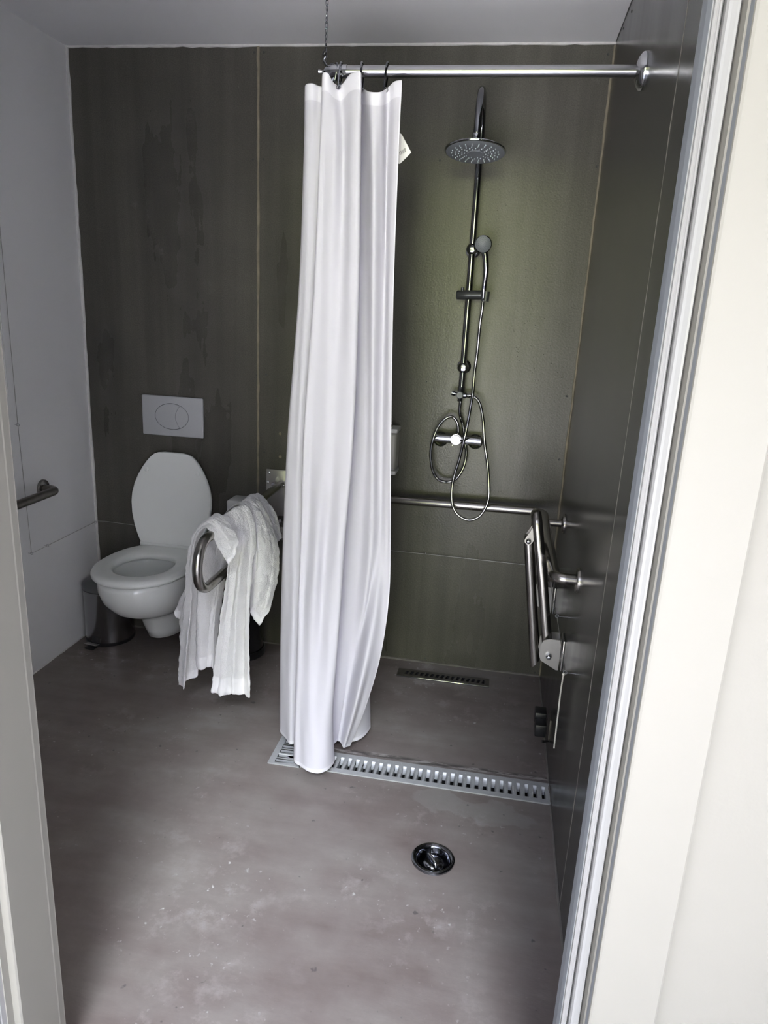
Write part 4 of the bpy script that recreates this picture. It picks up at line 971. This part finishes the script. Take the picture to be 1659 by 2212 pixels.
colsP = [catmull(c, NV) for c in CT]           # smooth down each fold line
nv = len(colsP[0]); grid = []
for j in range(nv):
    grid.append(catmull([colsP[i][j] for i in range(len(colsP))], NU))
random.seed(5)
nu = len(grid[0])
for j in range(nv):
    t_ = j / (nv - 1)
    for i in range(nu):
        p = grid[j][i]
        amp = 0.0016 * math.sin(i * 0.45 + 2.2 * math.sin(t_ * 5)) + 0.0012 * math.sin(i * 0.9 + t_ * 17) * math.sin(t_ * 9 + i * 0.2)
        p.y += amp * min(1, t_ * 6 + 0.2)
bm = bmesh.new()
V = [[bm.verts.new(p) for p in row] for row in grid]
for j in range(nv - 1):
    for i in range(nu - 1):
        f = bm.faces.new((V[j][i], V[j][i + 1], V[j + 1][i + 1], V[j + 1][i]))
        if j < 3 : f.material_index = 1
        if i < 1: f.material_index = 1
        if j >= nv - 2 : f.material_index = 1
cu = obj('fabric', bm, [M_curtain, M_hem], sc_t, autosmooth=None)
md = cu.modifiers.new('thick', 'SOLIDIFY'); md.thickness = 0.0012; md.offset = 0
md = cu.modifiers.new('sub', 'SUBSURF'); md.levels = 1; md.render_levels = 1
# eyelets
for (x, y) in ((-0.3655, 2.018), (-0.4300, 2.018), (-0.4855, 1.996)):
    obj('eyelet', tube([Vector((x + 0.0052 * math.cos(a), y - 0.003, 2.006 + 0.0052 * math.sin(a))) for a in [2 * PI * k / 16 for k in range(16)]], 0.0012, 6, closed=True), M_chrome, sc_t)
# care label
lq = [(-0.334, 2.035, 1.914), (-0.322, 2.035, 1.908), (-0.311, 2.038, 1.891), (-0.295, 2.040, 1.866), (-0.308, 2.038, 1.852), (-0.323, 2.035, 1.837), (-0.334, 2.035, 1.839)]
lb2 = obj('care_label', prism([(p[0], p[1], p[2]) for p in lq], (0, 0.0008, 0)), M_paper, sc_t, smooth=False)
bm = bmesh.new()
c0, cdx, cdz = Vector((-0.315, 2.034, 1.860)), Vector((0.0011, 0, 0.0009)), Vector((0.0045, 0, -0.0065)) * 0
for k in range(9):
    w_ = (0.0007, 0.0004, 0.0009, 0.0004, 0.0006)[k % 5]
    b0 = c0 + Vector((-0.0085 + 0.0019 * k, 0, -0.0030 + 0.0012 * k))
    add_prism(bm, [b0, b0 + Vector((w_, 0, w_ * 0.6)), b0 + Vector((w_ - 0.0030, 0, w_ * 0.6 + 0.0085)), b0 + Vector((-0.0030, 0, 0.0085))], (0, -0.0003, 0))
obj('barcode', bm, M_ink, lb2, smooth=False)
settle(sc_t)

# ---------------------------------------------------------------- towels over the rail
def towel(name, strips, label, nU=6, nV=7, thick=0.007, band=True, seed=1):
    cols_ = [catmull(s, nV) for s in strips]
    nv = len(cols_[0]); bm = bmesh.new(); G = []
    random.seed(seed); ph = random.uniform(0, 6)
    for j in range(nv):
        row = catmull([c[j] for c in cols_], nU)
        for i, p in enumerate(row):
            f = 0.0062 * math.sin(i * 0.75 + ph + 1.6 * math.sin(j * 0.08)) + 0.0018 * math.sin(i * 1.7 + j * 0.13)
            p.y += f; p.x += f * 0.35
        G.append([bm.verts.new(p) for p in row])
    nu = len(G[0])
    for j in range(nv - 1):
        for i in range(nu - 1):
            f = bm.faces.new((G[j][i], G[j][i + 1], G[j + 1][i + 1], G[j + 1][i]))
            if band and (j < 2 or j >= nv - 3): f.material_index = 1
    o = obj(name, bm, [M_terry, M_terryband], autosmooth=None)
    md = o.modifiers.new('thick', 'SOLIDIFY'); md.thickness = thick; md.offset = 0
    md = o.modifiers.new('sub', 'SUBSURF'); md.levels = 2; md.render_levels = 2
    tx = bpy.data.textures.new('wrinkle' + str(seed), 'CLOUDS'); tx.noise_scale = 0.028; tx.noise_depth = 3
    md = o.modifiers.new('wrinkle', 'DISPLACE'); md.texture = tx; md.strength = 0.012; md.mid_level = 0.5; md.texture_coords = 'GLOBAL'
    tag(o, label, 'towel', 'white towels over the support rail')
    return o
TW = {}
TW['A'] = [[(-1.013, 2.110, 0.136), (-0.997, 2.100, 0.305), (-0.974, 2.090, 0.468), (-0.960, 2.075, 0.625), (-0.935, 2.060, 0.728), (-0.892, 2.050, 0.767), (-0.852, 2.035, 0.732), (-0.822, 2.020, 0.693), (-0.801, 2.015, 0.664)],
           [(-1.054, 2.160, 0.125), (-1.035, 2.150, 0.276), (-1.003, 2.130, 0.448), (-0.981, 2.110, 0.627), (-0.945, 2.090, 0.734), (-0.889, 2.085, 0.785), (-0.843, 2.060, 0.761), (-0.811, 2.040, 0.728), (-0.788, 2.025, 0.697)],
           [(-0.994, 2.170, 0.158), (-0.991, 2.170, 0.272), (-0.976, 2.160, 0.456), (-0.968, 2.150, 0.623), (-0.936, 2.130, 0.739), (-0.883, 2.120, 0.795), (-0.840, 2.100, 0.773), (-0.805, 2.070, 0.744), (-0.783, 2.045, 0.726)]]
TW['B'] = [[(-0.980, 2.130, 0.218), (-0.971, 2.130, 0.383), (-0.965, 2.140, 0.534), (-0.939, 2.140, 0.670), (-0.891, 2.140, 0.769), (-0.844, 2.120, 0.735), (-0.850, 2.100, 0.579), (-0.873, 2.080, 0.383), (-0.901, 2.080, 0.158)],
           [(-0.945, 2.110, 0.224), (-0.939, 2.120, 0.391), (-0.929, 2.150, 0.543), (-0.915, 2.170, 0.671), (-0.871, 2.170, 0.785), (-0.826, 2.150, 0.728), (-0.841, 2.130, 0.560), (-0.855, 2.110, 0.372), (-0.867, 2.090, 0.145)],
           [(-0.930, 2.130, 0.228), (-0.927, 2.150, 0.379), (-0.920, 2.180, 0.524), (-0.904, 2.200, 0.675), (-0.853, 2.200, 0.795), (-0.810, 2.180, 0.720), (-0.811, 2.120, 0.576), (-0.819, 2.090, 0.385), (-0.826, 2.080, 0.162)],
           [(-0.908, 2.110, 0.236), (-0.907, 2.130, 0.391), (-0.905, 2.180, 0.526), (-0.889, 2.220, 0.684), (-0.844, 2.220, 0.799), (-0.799, 2.200, 0.715), (-0.793, 2.150, 0.558), (-0.798, 2.120, 0.366), (-0.800, 2.110, 0.145)],
           [(-0.905, 2.140, 0.227), (-0.906, 2.160, 0.377), (-0.899, 2.200, 0.519), (-0.878, 2.240, 0.696), (-0.837, 2.240, 0.799), (-0.788, 2.210, 0.714), (-0.781, 2.150, 0.560), (-0.767, 2.100, 0.388), (-0.757, 2.090, 0.154)]]
TW['C'] = [[(-1.077, 2.210, 0.264), (-1.068, 2.220, 0.367), (-1.037, 2.250, 0.502), (-0.977, 2.280, 0.656), (-0.876, 2.260, 0.791), (-0.816, 2.240, 0.735), (-0.795, 2.210, 0.629), (-0.801, 2.190, 0.534), (-0.811, 2.190, 0.477)],
           [(-1.050, 2.190, 0.273), (-1.048, 2.220, 0.378), (-1.029, 2.270, 0.495), (-0.950, 2.300, 0.688), (-0.859, 2.290, 0.796), (-0.793, 2.270, 0.737), (-0.758, 2.230, 0.626), (-0.764, 2.190, 0.504), (-0.789, 2.180, 0.432)],
           [(-1.045, 2.210, 0.270), (-1.041, 2.240, 0.380), (-1.015, 2.300, 0.504), (-0.936, 2.330, 0.689), (-0.845, 2.330, 0.796), (-0.777, 2.310, 0.719), (-0.742, 2.260, 0.610), (-0.743, 2.210, 0.481), (-0.768, 2.190, 0.376)],
           [(-1.021, 2.190, 0.295), (-1.026, 2.240, 0.400), (-1.006, 2.320, 0.507), (-0.921, 2.360, 0.691), (-0.838, 2.360, 0.786), (-0.765, 2.330, 0.697), (-0.724, 2.280, 0.593), (-0.727, 2.240, 0.497), (-0.737, 2.210, 0.429)]]
TW['D'] = [[(-1.082, 2.240, 0.316), (-1.054, 2.270, 0.420), (-1.008, 2.350, 0.560), (-0.936, 2.400, 0.705), (-0.877, 2.390, 0.782), (-0.828, 2.370, 0.741), (-0.787, 2.340, 0.689), (-0.758, 2.320, 0.644)],
           [(-1.096, 2.240, 0.342), (-1.065, 2.280, 0.442), (-1.030, 2.380, 0.566), (-0.942, 2.430, 0.714), (-0.872, 2.420, 0.785), (-0.817, 2.400, 0.748), (-0.775, 2.370, 0.693), (-0.751, 2.350, 0.640)],
           [(-1.109, 2.240, 0.371), (-1.085, 2.300, 0.456), (-1.038, 2.400, 0.595), (-0.947, 2.460, 0.715), (-0.870, 2.450, 0.782), (-0.813, 2.430, 0.753), (-0.769, 2.400, 0.703), (-0.746, 2.380, 0.644)]]
towel('towel', TW['A'], 'white towel over the curved front end of the rail, its corner folded short', seed=2)
towel('towel', TW['B'], 'long white terry towel hanging lowest, its hem closest to the floor', seed=3)
towel('towel', TW['C'], 'white towel with woven border whose corner points down beside the curtain', seed=4)
towel('towel', TW['D'], 'white towel topmost at the back of the pile, short flap towards the curtain', seed=6)

# ---------------------------------------------------------------- emergency pull cord round the room with its eyelets
cd_ = bmesh.new()
zc_ = 0.498
route = [(XL + 0.012, 2.322, 2.30), (XL + 0.012, 2.321, 0.997), (XL + 0.014, 2.330, zc_), (XL + 0.014, 2.43, zc_), (XL + 0.014, 2.785, zc_ + 0.002), (-1.69, YB - 0.010, zc_ + 0.003), (-1.52, YB - 0.010, zc_ - 0.002), (-0.25, YB - 0.012, 0.500), (0.235, YB - 0.012, 0.496)]
add_tube(cd_, fillet(route, 0.004, 4), 0.0010, 6)
near = Vector((0.243, 1.841, 0.520)); far = Vector((0.236, 2.152, 0.555))
add_tube(cd_, [(0.235, YB - 0.012, 0.496), (0.243, 2.70, 0.496), tuple(far), tuple(near)], 0.0009, 6)
cdo = obj('pull_cord', cd_, M_wire)
tag(cdo, 'thin emergency pull cord strung low around the walls through small eyelets', 'cord')
e0 = near + Vector((-0.004, -0.002, -0.004))
pend = [e0, Vector((0.245, 1.900, 0.434)), Vector((0.245, 1.895, 0.377)), Vector((0.245, 1.890, 0.311)), Vector((0.245, 1.885, 0.251))]
pk = obj('cord_end', tube(catmull(pend, 6), 0.0023, 8), M_cord, cdo, label='thicker cream hanging end')
obj('knot', lathe([(0, -0.006), (0.004, -0.002), (0.0045, 0.002), (0, 0.006)], e0, (0.6, 0, 0.5), 10), M_cord, cdo)
def eyelet(ringc, wallp, label):
    ringc, wallp = Vector(ringc), Vector(wallp); ax = (wallp - ringc).normalized()
    r = 0.0052; side = Vector((0, 0, 1)); bm = bmesh.new()
    cc = ringc
    loop = [cc + ax * (r * math.cos(2 * PI * k / 18)) + side * (r * math.sin(2 * PI * k / 18)) for k in range(18)]
    add_tube(bm, loop, 0.0011, 6, closed=True); add_tube(bm, [cc + ax * r, wallp], 0.0012, 6)
    o = obj('screw_eyelet', bm, M_chrome); tag(o, label, 'eyelet', 'eyelets of the pull cord')
    return o
eyelet((XL + 0.012, 2.321, 0.997), (XL, 2.321, 0.997), 'tiny screw eyelet highest on the left wall, above the grab bar')
eyelet((XL + 0.014, 2.330, zc_), (XL, 2.330, zc_), 'tiny screw eyelet at the cord corner on the left wall below the grab bar')
eyelet((XL + 0.014, 2.43, zc_), (XL, 2.43, zc_), 'tiny screw eyelet in the middle of the slanting cord on the left wall')
eyelet((XL + 0.014, 2.774, zc_), (XL, 2.774, zc_), 'tiny screw eyelet on the left wall next to the dark back wall')
eyelet((-0.2515, YB - 0.012, 0.503), (-0.2515, YB, 0.503), 'tiny screw eyelet on the back wall beneath the shower')
eyelet(tuple(far), (XR, far.y, far.z), 'tiny screw eyelet on the right wall between the two hinge brackets')
eyelet(tuple(near), (XR, near.y, near.z), 'screw eyelet on the right wall holding the knotted cream cord end')
